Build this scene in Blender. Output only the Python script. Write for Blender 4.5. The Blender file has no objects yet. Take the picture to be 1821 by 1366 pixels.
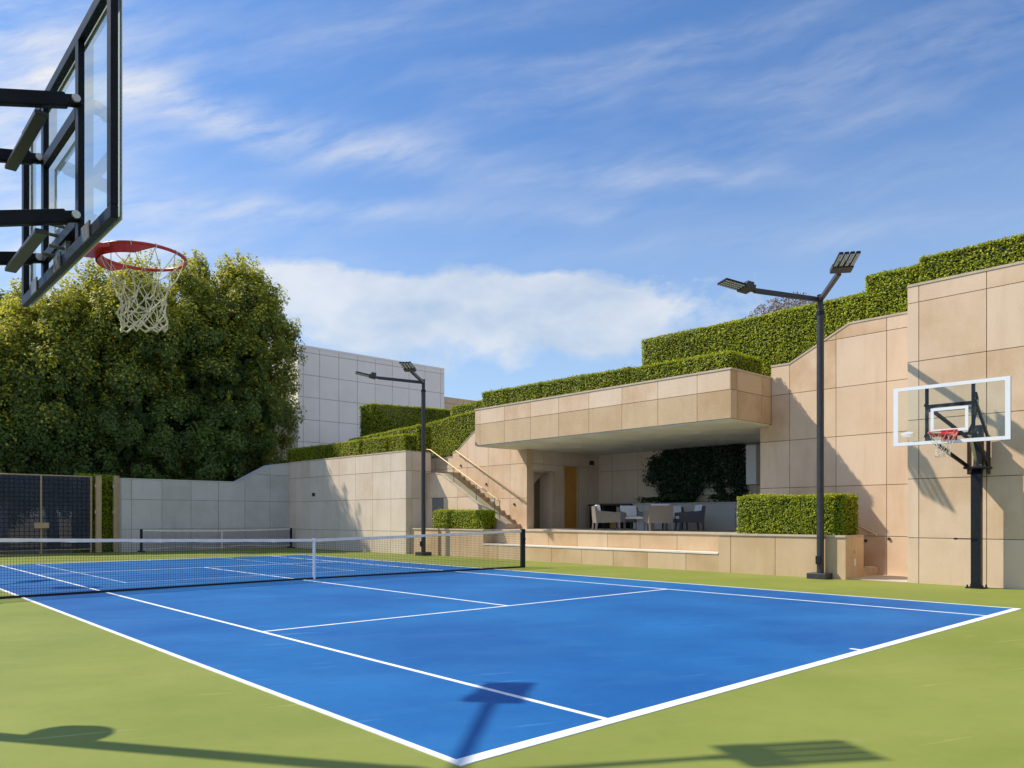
import bpy, bmesh, math, random
import numpy as np
from mathutils import Vector, Matrix

random.seed(7)
RNG = np.random.default_rng(11)
SC = bpy.context.scene
COL = SC.collection
R = math.radians

# ------------------------------------------------------------------ materials
def new_mat(name):
    m = bpy.data.materials.new(name)
    m.use_nodes = True
    nt = m.node_tree
    for n in list(nt.nodes):
        nt.nodes.remove(n)
    out = nt.nodes.new('ShaderNodeOutputMaterial')
    return m, nt, out

def node(nt, kind, **kw):
    n = nt.nodes.new(kind)
    for k, v in kw.items():
        if k.startswith('i_'):
            n.inputs[k[2:].replace('_', ' ')].default_value = v
        else:
            setattr(n, k, v)
    return n

def lk(nt, a, b):
    nt.links.new(a, b)

def mathn(nt, op, a, b=None, clamp=False):
    n = nt.nodes.new('ShaderNodeMath')
    n.operation = op
    n.use_clamp = clamp
    for i, v in enumerate((a, b)):
        if v is None:
            continue
        if isinstance(v, (int, float)):
            n.inputs[i].default_value = v
        else:
            lk(nt, v, n.inputs[i])
    return n.outputs[0]

def mixc(nt, fac, a, b, mode='MIX'):
    n = nt.nodes.new('ShaderNodeMix')
    n.data_type = 'RGBA'
    n.blend_type = mode
    for sock, v in ((n.inputs[0], fac), (n.inputs[6], a), (n.inputs[7], b)):
        if isinstance(v, (int, float)):
            sock.default_value = v
        elif isinstance(v, tuple):
            sock.default_value = (*v, 1) if len(v) == 3 else v
        else:
            lk(nt, v, sock)
    return n.outputs[2]

def noise(nt, vec, scale, detail=4, rough=0.55, stretch=None, rot=None):
    if stretch or rot:
        if rot:
            mp = node(nt, 'ShaderNodeMapping')
            mp.inputs['Rotation'].default_value = rot
            lk(nt, vec, mp.inputs['Vector'])
            vec = mp.outputs[0]
        if stretch:
            mp = node(nt, 'ShaderNodeMapping')
            mp.inputs['Scale'].default_value = stretch
            lk(nt, vec, mp.inputs['Vector'])
            vec = mp.outputs[0]
    n = node(nt, 'ShaderNodeTexNoise')
    n.inputs['Scale'].default_value = scale
    n.inputs['Detail'].default_value = detail
    n.inputs['Roughness'].default_value = rough
    lk(nt, vec, n.inputs['Vector'])
    return n.outputs[0]

def ramp(nt, fac, p0, p1, c0=(0, 0, 0), c1=(1, 1, 1)):
    n = nt.nodes.new('ShaderNodeValToRGB')
    e = n.color_ramp.elements
    e[0].position, e[1].position = p0, p1
    e[0].color = (*c0, 1)
    e[1].color = (*c1, 1)
    lk(nt, fac, n.inputs[0])
    return n.outputs[0]

def principled(nt, out, rough=0.6, metal=0.0, spec=0.5):
    p = node(nt, 'ShaderNodeBsdfPrincipled')
    p.inputs['Roughness'].default_value = rough
    p.inputs['Metallic'].default_value = metal
    p.inputs['Specular IOR Level'].default_value = spec
    lk(nt, p.outputs[0], out.inputs[0])
    return p

def bump(nt, p, h, strength, dist=0.01):
    b = node(nt, 'ShaderNodeBump')
    b.inputs['Strength'].default_value = strength
    b.inputs['Distance'].default_value = dist
    lk(nt, h, b.inputs['Height'])
    lk(nt, b.outputs[0], p.inputs['Normal'])

def pos(nt):
    return node(nt, 'ShaderNodeNewGeometry').outputs['Position']

def stone_mat(name, ca, cb, streak=0.075, rough=0.78):
    m, nt, out = new_mat(name)
    p = principled(nt, out, rough, spec=0.3)
    at = node(nt, 'ShaderNodeAttribute', attribute_name='tone')
    P = pos(nt)
    base = mixc(nt, at.outputs['Fac'], ca, cb)
    n1 = noise(nt, P, 0.9, 5, 0.6)
    base = mixc(nt, ramp(nt, n1, 0.35, 0.72), base, tuple(min(1, x * 1.05) for x in cb))
    n2 = noise(nt, P, 2.2, 6, 0.62, stretch=(1.6, 1.6, 0.22))
    dark = tuple(x * 0.74 for x in ca)
    base = mixc(nt, mathn(nt, 'MULTIPLY', ramp(nt, n2, 0.5, 0.8), streak * 4, True), base, dark)
    n3 = noise(nt, P, 55, 4, 0.7)
    base = mixc(nt, 0.16, base, ramp(nt, n3, 0.3, 0.7), 'OVERLAY')
    lk(nt, base, p.inputs['Base Color'])
    bump(nt, p, n3, 0.12, 0.004)
    return m

def plain_mat(name, c, rough=0.5, metal=0.0, var=0.12, scale=9.0, spec=0.5):
    m, nt, out = new_mat(name)
    p = principled(nt, out, rough, metal, spec)
    P = node(nt, 'ShaderNodeTexCoord').outputs['Object']
    n = noise(nt, P, scale, 5, 0.6)
    lo = tuple(x * (1 - var) for x in c)
    hi = tuple(min(1, x * (1 + var)) for x in c)
    lk(nt, ramp(nt, n, 0.3, 0.7, lo, hi), p.inputs['Base Color'])
    rr = node(nt, 'ShaderNodeMapRange')
    rr.inputs[3].default_value = max(0.02, rough - 0.08)
    rr.inputs[4].default_value = min(1, rough + 0.1)
    lk(nt, n, rr.inputs[0])
    lk(nt, rr.outputs[0], p.inputs['Roughness'])
    return m

def court_mat(name, c, c2, c3, seed):
    m, nt, out = new_mat(name)
    p = principled(nt, out, 0.62, spec=0.22)
    P = pos(nt)
    mp = node(nt, 'ShaderNodeMapping')
    mp.inputs['Location'].default_value = (seed, seed * 1.7, 0)
    lk(nt, P, mp.inputs[0])
    V = mp.outputs[0]
    n1 = noise(nt, V, 0.42, 5, 0.55)
    b = mixc(nt, ramp(nt, n1, 0.38, 0.66), c, c2)
    n2 = noise(nt, V, 0.9, 6, 0.7, stretch=(0.45, 1.6, 1), rot=(0, 0, 0.5))
    b = mixc(nt, mathn(nt, 'MULTIPLY', ramp(nt, n2, 0.50, 0.74), 0.30), b, c3)
    n5 = noise(nt, V, 5.5, 8, 0.72)
    b = mixc(nt, mathn(nt, 'MULTIPLY', ramp(nt, n5, 0.54, 0.66), 0.16), b, c3)
    b = mixc(nt, mathn(nt, 'MULTIPLY', ramp(nt, n5, 0.36, 0.46, (1, 1, 1), (0, 0, 0)), 0.10), b, tuple(x * .6 for x in c))
    # fine grit and a few pale scuffs
    n3 = noise(nt, V, 190, 3, 0.7)
    b = mixc(nt, 0.2, b, ramp(nt, n3, 0.3, 0.7), 'OVERLAY')
    n4 = noise(nt, V, 2.1, 3, 0.5, stretch=(0.35, 5.5, 1), rot=(0, 0, 0.35))
    b = mixc(nt, mathn(nt, 'MULTIPLY', ramp(nt, n4, 0.665, 0.73), 0.30), b, tuple(min(1, x * 1.7 + .06) for x in c3))
    lk(nt, b, p.inputs['Base Color'])
    rr = node(nt, 'ShaderNodeMapRange')
    rr.inputs[3].default_value = 0.52
    rr.inputs[4].default_value = 0.75
    lk(nt, n2, rr.inputs[0])
    lk(nt, rr.outputs[0], p.inputs['Roughness'])
    bump(nt, p, n3, 0.18, 0.002)
    return m

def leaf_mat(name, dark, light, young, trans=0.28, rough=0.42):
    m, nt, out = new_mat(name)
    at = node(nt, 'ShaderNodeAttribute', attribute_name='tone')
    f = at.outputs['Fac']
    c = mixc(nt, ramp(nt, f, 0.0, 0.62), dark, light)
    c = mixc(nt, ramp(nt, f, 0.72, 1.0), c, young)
    p = node(nt, 'ShaderNodeBsdfPrincipled')
    p.inputs['Roughness'].default_value = rough
    p.inputs['Specular IOR Level'].default_value = 0.3
    lk(nt, c, p.inputs['Base Color'])
    t = node(nt, 'ShaderNodeBsdfTranslucent')
    lk(nt, mixc(nt, 0.5, c, young), t.inputs[0])
    mx = node(nt, 'ShaderNodeMixShader')
    mx.inputs[0].default_value = trans
    lk(nt, p.outputs[0], mx.inputs[1])
    lk(nt, t.outputs[0], mx.inputs[2])
    lk(nt, mx.outputs[0], out.inputs[0])
    return m

def glass_mat(name, tint=(0.93, 0.97, 0.96), gl=0.06):
    m, nt, out = new_mat(name)
    tr = node(nt, 'ShaderNodeBsdfTransparent')
    tr.inputs[0].default_value = (*tint, 1)
    df = node(nt, 'ShaderNodeBsdfDiffuse')
    df.inputs[0].default_value = (0.75, 0.78, 0.74, 1)
    g = node(nt, 'ShaderNodeBsdfGlossy')
    g.inputs['Roughness'].default_value = 0.03
    P = node(nt, 'ShaderNodeTexCoord').outputs['Object']
    n = noise(nt, P, 2.2, 4, 0.6)
    dirt = mathn(nt, 'MULTIPLY', ramp(nt, n, 0.5, 0.8), 0.07)
    m1 = node(nt, 'ShaderNodeMixShader')
    lk(nt, dirt, m1.inputs[0])
    lk(nt, tr.outputs[0], m1.inputs[1])
    lk(nt, df.outputs[0], m1.inputs[2])
    fr = node(nt, 'ShaderNodeFresnel')
    fr.inputs[0].default_value = 1.45
    m2 = node(nt, 'ShaderNodeMixShader')
    bf = node(nt, 'ShaderNodeNewGeometry').outputs['Backfacing']
    lk(nt, mathn(nt, 'MULTIPLY', fr.outputs[0], mathn(nt, 'SUBTRACT', 1.0, bf)), m2.inputs[0])
    lk(nt, m1.outputs[0], m2.inputs[1])
    lk(nt, g.outputs[0], m2.inputs[2])
    lk(nt, m2.outputs[0], out.inputs[0])
    return m

def screen_mat(name, c, see=0.32):
    m, nt, out = new_mat(name)
    p = node(nt, 'ShaderNodeBsdfPrincipled')
    p.inputs['Roughness'].default_value = 0.7
    P = pos(nt)
    n = noise(nt, P, 1.1, 4, 0.6)
    lk(nt, ramp(nt, n, 0.3, 0.7, tuple(x * .7 for x in c), tuple(x * 1.5 for x in c)), p.inputs[0])
    tr = node(nt, 'ShaderNodeBsdfTransparent')
    mx = node(nt, 'ShaderNodeMixShader')
    mx.inputs[0].default_value = see
    lk(nt, p.outputs[0], mx.inputs[1])
    lk(nt, tr.outputs[0], mx.inputs[2])
    lk(nt, mx.outputs[0], out.inputs[0])
    return m

M = {}
M['stone'] = stone_mat('tan stone panels', (0.54, 0.35, 0.195), (0.69, 0.53, 0.385))
M['stone_tan'] = stone_mat('deeper tan stone panels', (0.44, 0.285, 0.145), (0.57, 0.42, 0.265))
M['stone_pale'] = stone_mat('pale stone panels', (0.58, 0.46, 0.345), (0.69, 0.585, 0.475))
M['stone_grey'] = stone_mat('grey stone panels', (0.41, 0.40, 0.375), (0.50, 0.49, 0.465), 0.07)
M['stucco_white'] = stone_mat('off-white panels', (0.86, 0.80, 0.74), (0.90, 0.84, 0.79), 0.03)
M['joint'] = plain_mat('panel joint shadow gap', (0.22, 0.175, 0.13), 0.9)
M['joint_pale'] = plain_mat('pale panel joint', (0.42, 0.40, 0.38), 0.9)
M['coping'] = plain_mat('stone coping', (0.50, 0.40, 0.29), 0.75, var=0.16, scale=3)
M['seat_stone'] = plain_mat('pale honed stone', (0.72, 0.66, 0.58), 0.6, var=0.08, scale=3)
M['soffit'] = plain_mat('smooth concrete soffit', (0.66, 0.63, 0.55), 0.8, var=0.14, scale=1.2)
M['floor'] = plain_mat('terrace paving', (0.52, 0.45, 0.36), 0.7, var=0.15, scale=2)
M['step'] = plain_mat('tan stone steps', (0.42, 0.31, 0.21), 0.75, var=0.18, scale=3)
M['blue'] = court_mat('blue acrylic court', (0.004, 0.086, 0.295), (0.010, 0.128, 0.365), (0.045, 0.175, 0.375), 3.1)
M['green'] = court_mat('green acrylic court', (0.172, 0.212, 0.036), (0.215, 0.25, 0.05), (0.275, 0.275, 0.09), 8.4)
M['line'] = plain_mat('white line paint', (0.76, 0.765, 0.77), 0.65, var=0.13, scale=5)
M['line_thin'] = plain_mat('worn pale line paint', (0.42, 0.52, 0.70), 0.6, var=0.2, scale=6)
M['earth'] = plain_mat('dry ground', (0.16, 0.13, 0.08), 0.95, var=0.3, scale=0.3)
M['black'] = plain_mat('black powder coat', (0.008, 0.010, 0.014), 0.45, var=0.35, scale=14, spec=0.3)
M['dkgrey'] = plain_mat('dark bronze powder coat', (0.030, 0.031, 0.036), 0.42, var=0.25, scale=8)
M['frame'] = plain_mat('black steel tube', (0.005, 0.007, 0.011), 0.45, var=0.6, scale=12, spec=0.16)
M['steel'] = plain_mat('weathered grey steel', (0.12, 0.12, 0.115), 0.45, 0.3, var=0.5, scale=15)
M['dull'] = plain_mat('worn dark steel', (0.02, 0.021, 0.024), 0.45, 0.2, var=0.6, scale=18)
M['bolt'] = plain_mat('zinc bolt', (0.55, 0.54, 0.50), 0.35, 0.7)
M['white'] = plain_mat('white paint', (0.80, 0.81, 0.82), 0.45, var=0.04)
M['red'] = plain_mat('red enamel', (0.50, 0.028, 0.028), 0.36, var=0.2, scale=20)
M['cord'] = plain_mat('off-white nylon cord', (0.66, 0.60, 0.47), 0.85, var=0.2, scale=40)
M['netcord'] = plain_mat('black net twine', (0.012, 0.013, 0.016), 0.85)
M['tape'] = plain_mat('white net headband', (0.80, 0.73, 0.66), 0.8, var=0.12, scale=5)
M['gold'] = plain_mat('brass handrail', (0.58, 0.42, 0.21), 0.42, 0.3, var=0.1)
M['tanpost'] = plain_mat('tan painted post', (0.42, 0.30, 0.16), 0.6, var=0.12)
M['wood'] = plain_mat('honey wood door', (0.56, 0.265, 0.05), 0.45, var=0.1, scale=4)
M['door_grey'] = plain_mat('dull grey painted door', (0.16, 0.15, 0.135), 0.6)
M['dark'] = plain_mat('dark void', (0.02, 0.02, 0.02), 0.9)
M['wicker'] = plain_mat('taupe woven resin', (0.20, 0.175, 0.15), 0.7, var=0.25, scale=60)
M['wicker_dark'] = plain_mat('charcoal woven resin', (0.075, 0.078, 0.09), 0.7, var=0.25, scale=60)
M['cushion'] = plain_mat('white cushion cloth', (0.80, 0.80, 0.84), 0.85, var=0.04)
M['led'] = plain_mat('pale led lenses', (0.72, 0.71, 0.66), 0.35, var=0.1)
M['glass'] = glass_mat('backboard glass')
M['glass_rail'] = glass_mat('balustrade glass', (0.90, 0.95, 0.93))
M['screen'] = screen_mat('navy windscreen fabric', (0.030, 0.038, 0.066), 0.30)
M['hedge'] = leaf_mat('clipped hedge leaves', (0.080, 0.125, 0.005), (0.38, 0.46, 0.014), (0.66, 0.62, 0.03), 0.38, rough=0.55)
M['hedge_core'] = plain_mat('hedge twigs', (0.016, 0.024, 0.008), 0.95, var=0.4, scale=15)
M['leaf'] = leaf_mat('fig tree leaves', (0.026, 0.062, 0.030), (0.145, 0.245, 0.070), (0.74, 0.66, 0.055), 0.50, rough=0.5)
M['leaf2'] = leaf_mat('dark green tree leaves', (0.034, 0.072, 0.022), (0.15, 0.25, 0.045), (0.42, 0.46, 0.04), 0.42, rough=0.5)
M['ivy'] = leaf_mat('ivy leaves', (0.014, 0.034, 0.020), (0.042, 0.080, 0.046), (0.11, 0.15, 0.09), 0.2, 0.35)
M['bark'] = plain_mat('brown bark', (0.055, 0.042, 0.032), 0.9, var=0.4, scale=10)
M['frond'] = leaf_mat('fern fronds', (0.02, 0.045, 0.02), (0.05, 0.10, 0.04), (0.1, 0.15, 0.07), 0.2, 0.4)
M['twig'] = leaf_mat('dry grey twigs', (0.16, 0.13, 0.11), (0.30, 0.25, 0.21), (0.40, 0.34, 0.30), 0.1, 0.8)

# ------------------------------------------------------------------ mesh helpers
ORG = {}          # object name -> world origin used when its children were built

class MB:
    """collects faces in world coordinates; build() links them as one mesh object"""
    def __init__(s):
        s.v, s.f, s.m, s.t, s.sm = [], [], [], [], []
    def face(s, pts, mi=0, tone=0.5, smooth=False):
        i = len(s.v)
        s.v.extend([tuple(p) for p in pts])
        s.f.append(tuple(range(i, i + len(pts))))
        s.m.append(mi); s.t.append(tone); s.sm.append(smooth)
        return s
    def idx(s, verts, faces, mi=0, tone=0.5, smooth=False):
        i = len(s.v)
        s.v.extend([tuple(p) for p in verts])
        for f in faces:
            s.f.append(tuple(i + k for k in f))
            s.m.append(mi); s.t.append(tone); s.sm.append(smooth)
        return s
    def hexa(s, b, t, mi=0, tone=0.5):
        """b, t: four bottom / top points, counter-clockwise from above"""
        n = len(b)
        fs = [tuple(reversed(range(n))), tuple(range(n, 2 * n))]
        for k in range(n):
            k2 = (k + 1) % n
            fs.append((k, k2, n + k2, n + k))
        return s.idx(list(b) + list(t), fs, mi, tone)
    def box(s, x0, x1, y0, y1, z0, z1, mi=0, bev=0.0, tone=0.5):
        if x0 > x1: x0, x1 = x1, x0
        if y0 > y1: y0, y1 = y1, y0
        if z0 > z1: z0, z1 = z1, z0
        if bev <= 0:
            q = [(x0, y0), (x1, y0), (x1, y1), (x0, y1)]
            return s.hexa([(*p, z0) for p in q], [(*p, z1) for p in q], mi, tone)
        bm = bmesh.new()
        bmesh.ops.create_cube(bm, size=1)
        for v in bm.verts:
            v.co = Vector(((x0 + x1) / 2 + v.co.x * (x1 - x0), (y0 + y1) / 2 + v.co.y * (y1 - y0), (z0 + z1) / 2 + v.co.z * (z1 - z0)))
        bmesh.ops.bevel(bm, geom=list(bm.edges), offset=bev, segments=2, affect='EDGES', profile=0.5)
        bm.verts.index_update()
        s.idx([v.co[:] for v in bm.verts], [[v.index for v in f.verts] for f in bm.faces], mi, tone)
        bm.free()
        return s
    def obox(s, c, ax, ay, az, hx, hy, hz, mi=0, bev=0.0):
        """box with its own axes (unit vectors) and half sizes"""
        k = len(s.v)
        s.box(-hx, hx, -hy, hy, -hz, hz, mi, bev)
        c, ax, ay, az = Vector(c), Vector(ax), Vector(ay), Vector(az)
        for i in range(k, len(s.v)):
            p = s.v[i]
            s.v[i] = tuple(c + ax * p[0] + ay * p[1] + az * p[2])
        return s
    def bar(s, a, b, w, h, up=(0, 0, 1), mi=0, bev=0.0):
        a, b = Vector(a), Vector(b)
        d = (b - a)
        L = d.length
        d.normalize()
        side = d.cross(Vector(up)).normalized()
        u2 = side.cross(d).normalized()
        return s.obox((a + b) / 2, d, side, u2, L / 2, w / 2, h / 2, mi, bev)
    def tube(s, pts, r, n=8, mi=0, cap=True, smooth=True):
        pts = [Vector(p) for p in pts]
        rs = r if isinstance(r, (list, tuple)) else [r] * len(pts)
        rings = []
        prev = None
        for i, p in enumerate(pts):
            d = (pts[min(i + 1, len(pts) - 1)] - pts[max(i - 1, 0)]).normalized()
            if prev is None:
                ref = Vector((0, 0, 1)) if abs(d.z) < 0.9 else Vector((1, 0, 0))
                x = d.cross(ref).normalized()
            else:
                x = (prev - d * prev.dot(d)).normalized()
            prev = x
            y = d.cross(x)
            rings.append([tuple(p + (x * math.cos(2 * math.pi * k / n) + y * math.sin(2 * math.pi * k / n)) * rs[i]) for k in range(n)])
        vs = [q for rg in rings for q in rg]
        fs = []
        for i in range(len(rings) - 1):
            for k in range(n):
                k2 = (k + 1) % n
                fs.append((i * n + k, i * n + k2, (i + 1) * n + k2, (i + 1) * n + k))
        s.idx(vs, fs, mi, 0.5, smooth)
        if cap:
            s.idx(rings[0], [tuple(reversed(range(n)))], mi)
            s.idx(rings[-1], [tuple(range(n))], mi)
        return s
    def prism(s, poly, O, U, N, d0, d1, mi=0):
        """poly of (s,z) in the vertical plane through O along U, thick from d0 to d1 along N"""
        O, U, N = Vector(O), Vector(U), Vector(N)
        pa = [O + U * a + Vector((0, 0, z)) + N * d0 for a, z in poly]
        pb = [O + U * a + Vector((0, 0, z)) + N * d1 for a, z in poly]
        n = len(poly)
        fs = [tuple(range(n)), tuple(reversed(range(n, 2 * n)))]
        for k in range(n):
            k2 = (k + 1) % n
            fs.append((k2, k, n + k, n + k2))
        return s.idx(pa + pb, fs, mi)
    def build(s, name, mats, parent=None):
        off = Vector((0, 0, 0))
        if parent is not None:
            off = Vector(ORG.get(parent.name, (0, 0, 0)))
        me = bpy.data.meshes.new(name)
        me.from_pydata([(p[0] - off.x, p[1] - off.y, p[2] - off.z) for p in s.v], [], s.f)
        if not isinstance(mats, (list, tuple)):
            mats = [mats]
        for m in mats:
            me.materials.append(m)
        me.polygons.foreach_set('material_index', s.m)
        me.polygons.foreach_set('use_smooth', s.sm)
        a = me.attributes.new('tone', 'FLOAT', 'FACE')
        a.data.foreach_set('value', s.t)
        bm = bmesh.new(); bm.from_mesh(me)
        bmesh.ops.recalc_face_normals(bm, faces=bm.faces)
        bm.to_mesh(me); bm.free()
        o = bpy.data.objects.new(name, me)
        COL.objects.link(o)
        if parent is not None:
            o.parent = parent
            ORG[o.name] = tuple(off)
        return o

def tag(o, label, cat, group=None):
    o['label'] = label
    o['category'] = cat
    if group:
        o['group'] = group
    return o

def thing(name, label, cat, loc, group=None):
    o = bpy.data.objects.new(name, None)
    COL.objects.link(o)
    o.location = loc
    o.empty_display_size = 0.2
    ORG[o.name] = tuple(loc)
    return tag(o, label, cat, group)

def struct(o):
    o['kind'] = 'structure'
    return o

def kids(o):
    return [c for c in bpy.data.objects if c.parent == o]

def copy_tree(o, parent=None):
    c = o.copy()
    COL.objects.link(c)
    if parent is not None:
        c.parent = parent
    for ch in kids(o):
        copy_tree(ch, c)
    return c

def leaf_mesh(name, P, N, size, tone, mat, parent=None, aspect=0.55, extra=None, elong=None):
    """P centres, N leaf normals (numpy), one folded diamond leaf each"""
    n = len(P)
    N = N / np.linalg.norm(N, axis=1, keepdims=True)
    T = RNG.normal(size=(n, 3))
    T -= N * (T * N).sum(1, keepdims=True)
    T /= np.linalg.norm(T, axis=1, keepdims=True)
    B = np.cross(N, T)
    sz = (np.asarray(size) * np.ones(n))[:, None] * RNG.uniform(0.7, 1.3, (n, 1))
    V = np.empty((n, 4, 3))
    V[:, 0] = P - T * sz * 0.5
    V[:, 1] = P + B * sz * 0.5 * aspect + N * sz * 0.08
    V[:, 2] = P + T * sz * 0.5
    V[:, 3] = P - B * sz * 0.5 * aspect + N * sz * 0.08
    V = V.reshape(-1, 3)
    ev, ef = (extra if extra else (np.zeros((0, 3)), []))
    off = np.array(ORG.get(parent.name, (0, 0, 0))) if parent is not None else np.zeros(3)
    allv = np.vstack([V, np.asarray(ev).reshape(-1, 3)]) - off
    me = bpy.data.meshes.new(name)
    nq = n + len(ef)
    loops = np.concatenate([np.arange(4 * n), np.array(ef, dtype=int).reshape(-1) + 4 * n if len(ef) else np.zeros(0, int)])
    me.vertices.add(len(allv)); me.vertices.foreach_set('co', allv.astype(np.float32).ravel())
    me.loops.add(len(loops)); me.loops.foreach_set('vertex_index', loops.astype(np.int32))
    me.polygons.add(nq)
    me.polygons.foreach_set('loop_start', np.arange(0, 4 * nq, 4, dtype=np.int32))
    mi = np.zeros(nq, np.int32); mi[n:] = 1
    me.update(calc_edges=True)
    me.polygons.foreach_set('material_index', mi)
    a = me.attributes.new('tone', 'FLOAT', 'FACE')
    tt = np.zeros(nq, np.float32); tt[:n] = tone
    a.data.foreach_set('value', tt)
    me.materials.append(mat)
    if len(ef):
        me.materials.append(M['hedge_core'])
    me.validate()
    o = bpy.data.objects.new(name, me)
    COL.objects.link(o)
    if parent is not None:
        o.parent = parent
        ORG[o.name] = tuple(off)
    return o

def smooth_noise(P, f, seed):
    r = np.random.default_rng(seed)
    s = np.zeros(len(P))
    for k in range(5):
        d = r.normal(size=3); d /= np.linalg.norm(d)
        s += np.sin(P @ d * f * (0.6 + 0.5 * k) + r.uniform(0, 6.28)) / (1 + 0.4 * k)
    return s / 3.0

# ------------------------------------------------------------------ panelled wall
def clip_rect(poly, a0, a1, z0, z1):
    def cl(p, ax, lim, keep_gt):
        res = []
        for i in range(len(p)):
            A, Bq = p[i], p[(i + 1) % len(p)]
            ina = (A[ax] >= lim) if keep_gt else (A[ax] <= lim)
            inb = (Bq[ax] >= lim) if keep_gt else (Bq[ax] <= lim)
            if ina != inb:
                t = (lim - A[ax]) / (Bq[ax] - A[ax])
                X = (A[0] + (Bq[0] - A[0]) * t, A[1] + (Bq[1] - A[1]) * t)
            if ina:
                res.append(A)
                if not inb: res.append(X)
            elif inb:
                res.append(X)
        return res
    for ax, lim, g in ((0, a0, True), (0, a1, False), (1, z0, True), (1, z1, False)):
        poly = cl(poly, ax, lim, g)
        if len(poly) < 3:
            return []
    out = []
    for p in poly:
        if not out or (abs(p[0] - out[-1][0]) > 1e-5 or abs(p[1] - out[-1][1]) > 1e-5):
            out.append(p)
    if len(out) > 1 and abs(out[0][0] - out[-1][0]) < 1e-5 and abs(out[0][1] - out[-1][1]) < 1e-5:
        out.pop()
    ar = 0
    for i in range(len(out)):
        ar += out[i][0] * out[(i + 1) % len(out)][1] - out[(i + 1) % len(out)][0] * out[i][1]
    return out if len(out) >= 3 and abs(ar) > 2e-3 else []

def panels(mb, poly, O, U, N, vj, hj, gap=0.014, depth=0.03, tones=None, seed=1, mi=0):
    """stone plates standing `depth` proud (towards N) of the plane through O, separated by gaps"""
    rs = random.Random(seed)
    a0, a1 = min(p[0] for p in poly), max(p[0] for p in poly)
    z0, z1 = min(p[1] for p in poly), max(p[1] for p in poly)
    va = [a0 - 1] + sorted(x for x in vj if a0 < x < a1) + [a1 + 1]
    ha = [z0 - 1] + sorted(x for x in hj if z0 < x < z1) + [z1 + 1]
    O, U, N = Vector(O), Vector(U), Vector(N)
    for i in range(len(va) - 1):
        for j in range(len(ha) - 1):
            c = clip_rect(poly, va[i] + gap / 2, va[i + 1] - gap / 2, ha[j] + gap / 2, ha[j + 1] - gap / 2)
            if not c:
                continue
            t = rs.random()
            n = len(c)
            b = [O + U * p[0] + Vector((0, 0, p[1])) + N * 0.001 for p in c]
            f = [O + U * p[0] + Vector((0, 0, p[1])) + N * depth for p in c]
            mb.idx(b + f, [tuple(range(n, 2 * n))] + [(k, (k + 1) % n, n + (k + 1) % n, n + k) for k in range(n)], mi, t)

def steps_of(a, b, d, start=None):
    out = []
    x = a if start is None else start
    while x < b:
        out.append(x); x += d
    return out

PZ = [0.96, 2.21, 3.46, 4.70, 5.95]


def wall_mesh(name, poly, O, U, N, T, vj, hj, mat, parent=None, seed=1, gap=0.014):
    """solid wall: dark backing just behind a skin of separate stone plates"""
    mb = MB()
    mb.prism(poly, O, U, N, -T, 0, 0)
    mb.m[1] = 1
    panels(mb, poly, O, U, N, vj, hj, seed=seed, gap=gap)
    return mb.build(name, [mat, M['joint_pale'] if mat is M['stucco_white'] else M['joint']], parent)

def coping(name, pts, O, U, N, T, parent, th=0.05, out=0.012, mat=None):
    """thin cap following the top points (s,z)"""
    mb = MB()
    for a, b in zip(pts[:-1], pts[1:]):
        poly = [(a[0], a[1] + 0.002), (b[0], b[1] + 0.002), (b[0], b[1] + th), (a[0], a[1] + th)]
        mb.prism(poly, O, U, N, -T - out, 0.03 + out)
    return mb.build(name, mat or M['coping'], parent)

X_, Y_ = Vector((1, 0, 0)), Vector((0, 1, 0))
NX, NY = Vector((-1, 0, 0)), Vector((0, -1, 0))

def rect(a0, a1, z0, z1):
    return [(a0, z0), (a1, z0), (a1, z1), (a0, z1)]

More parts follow.
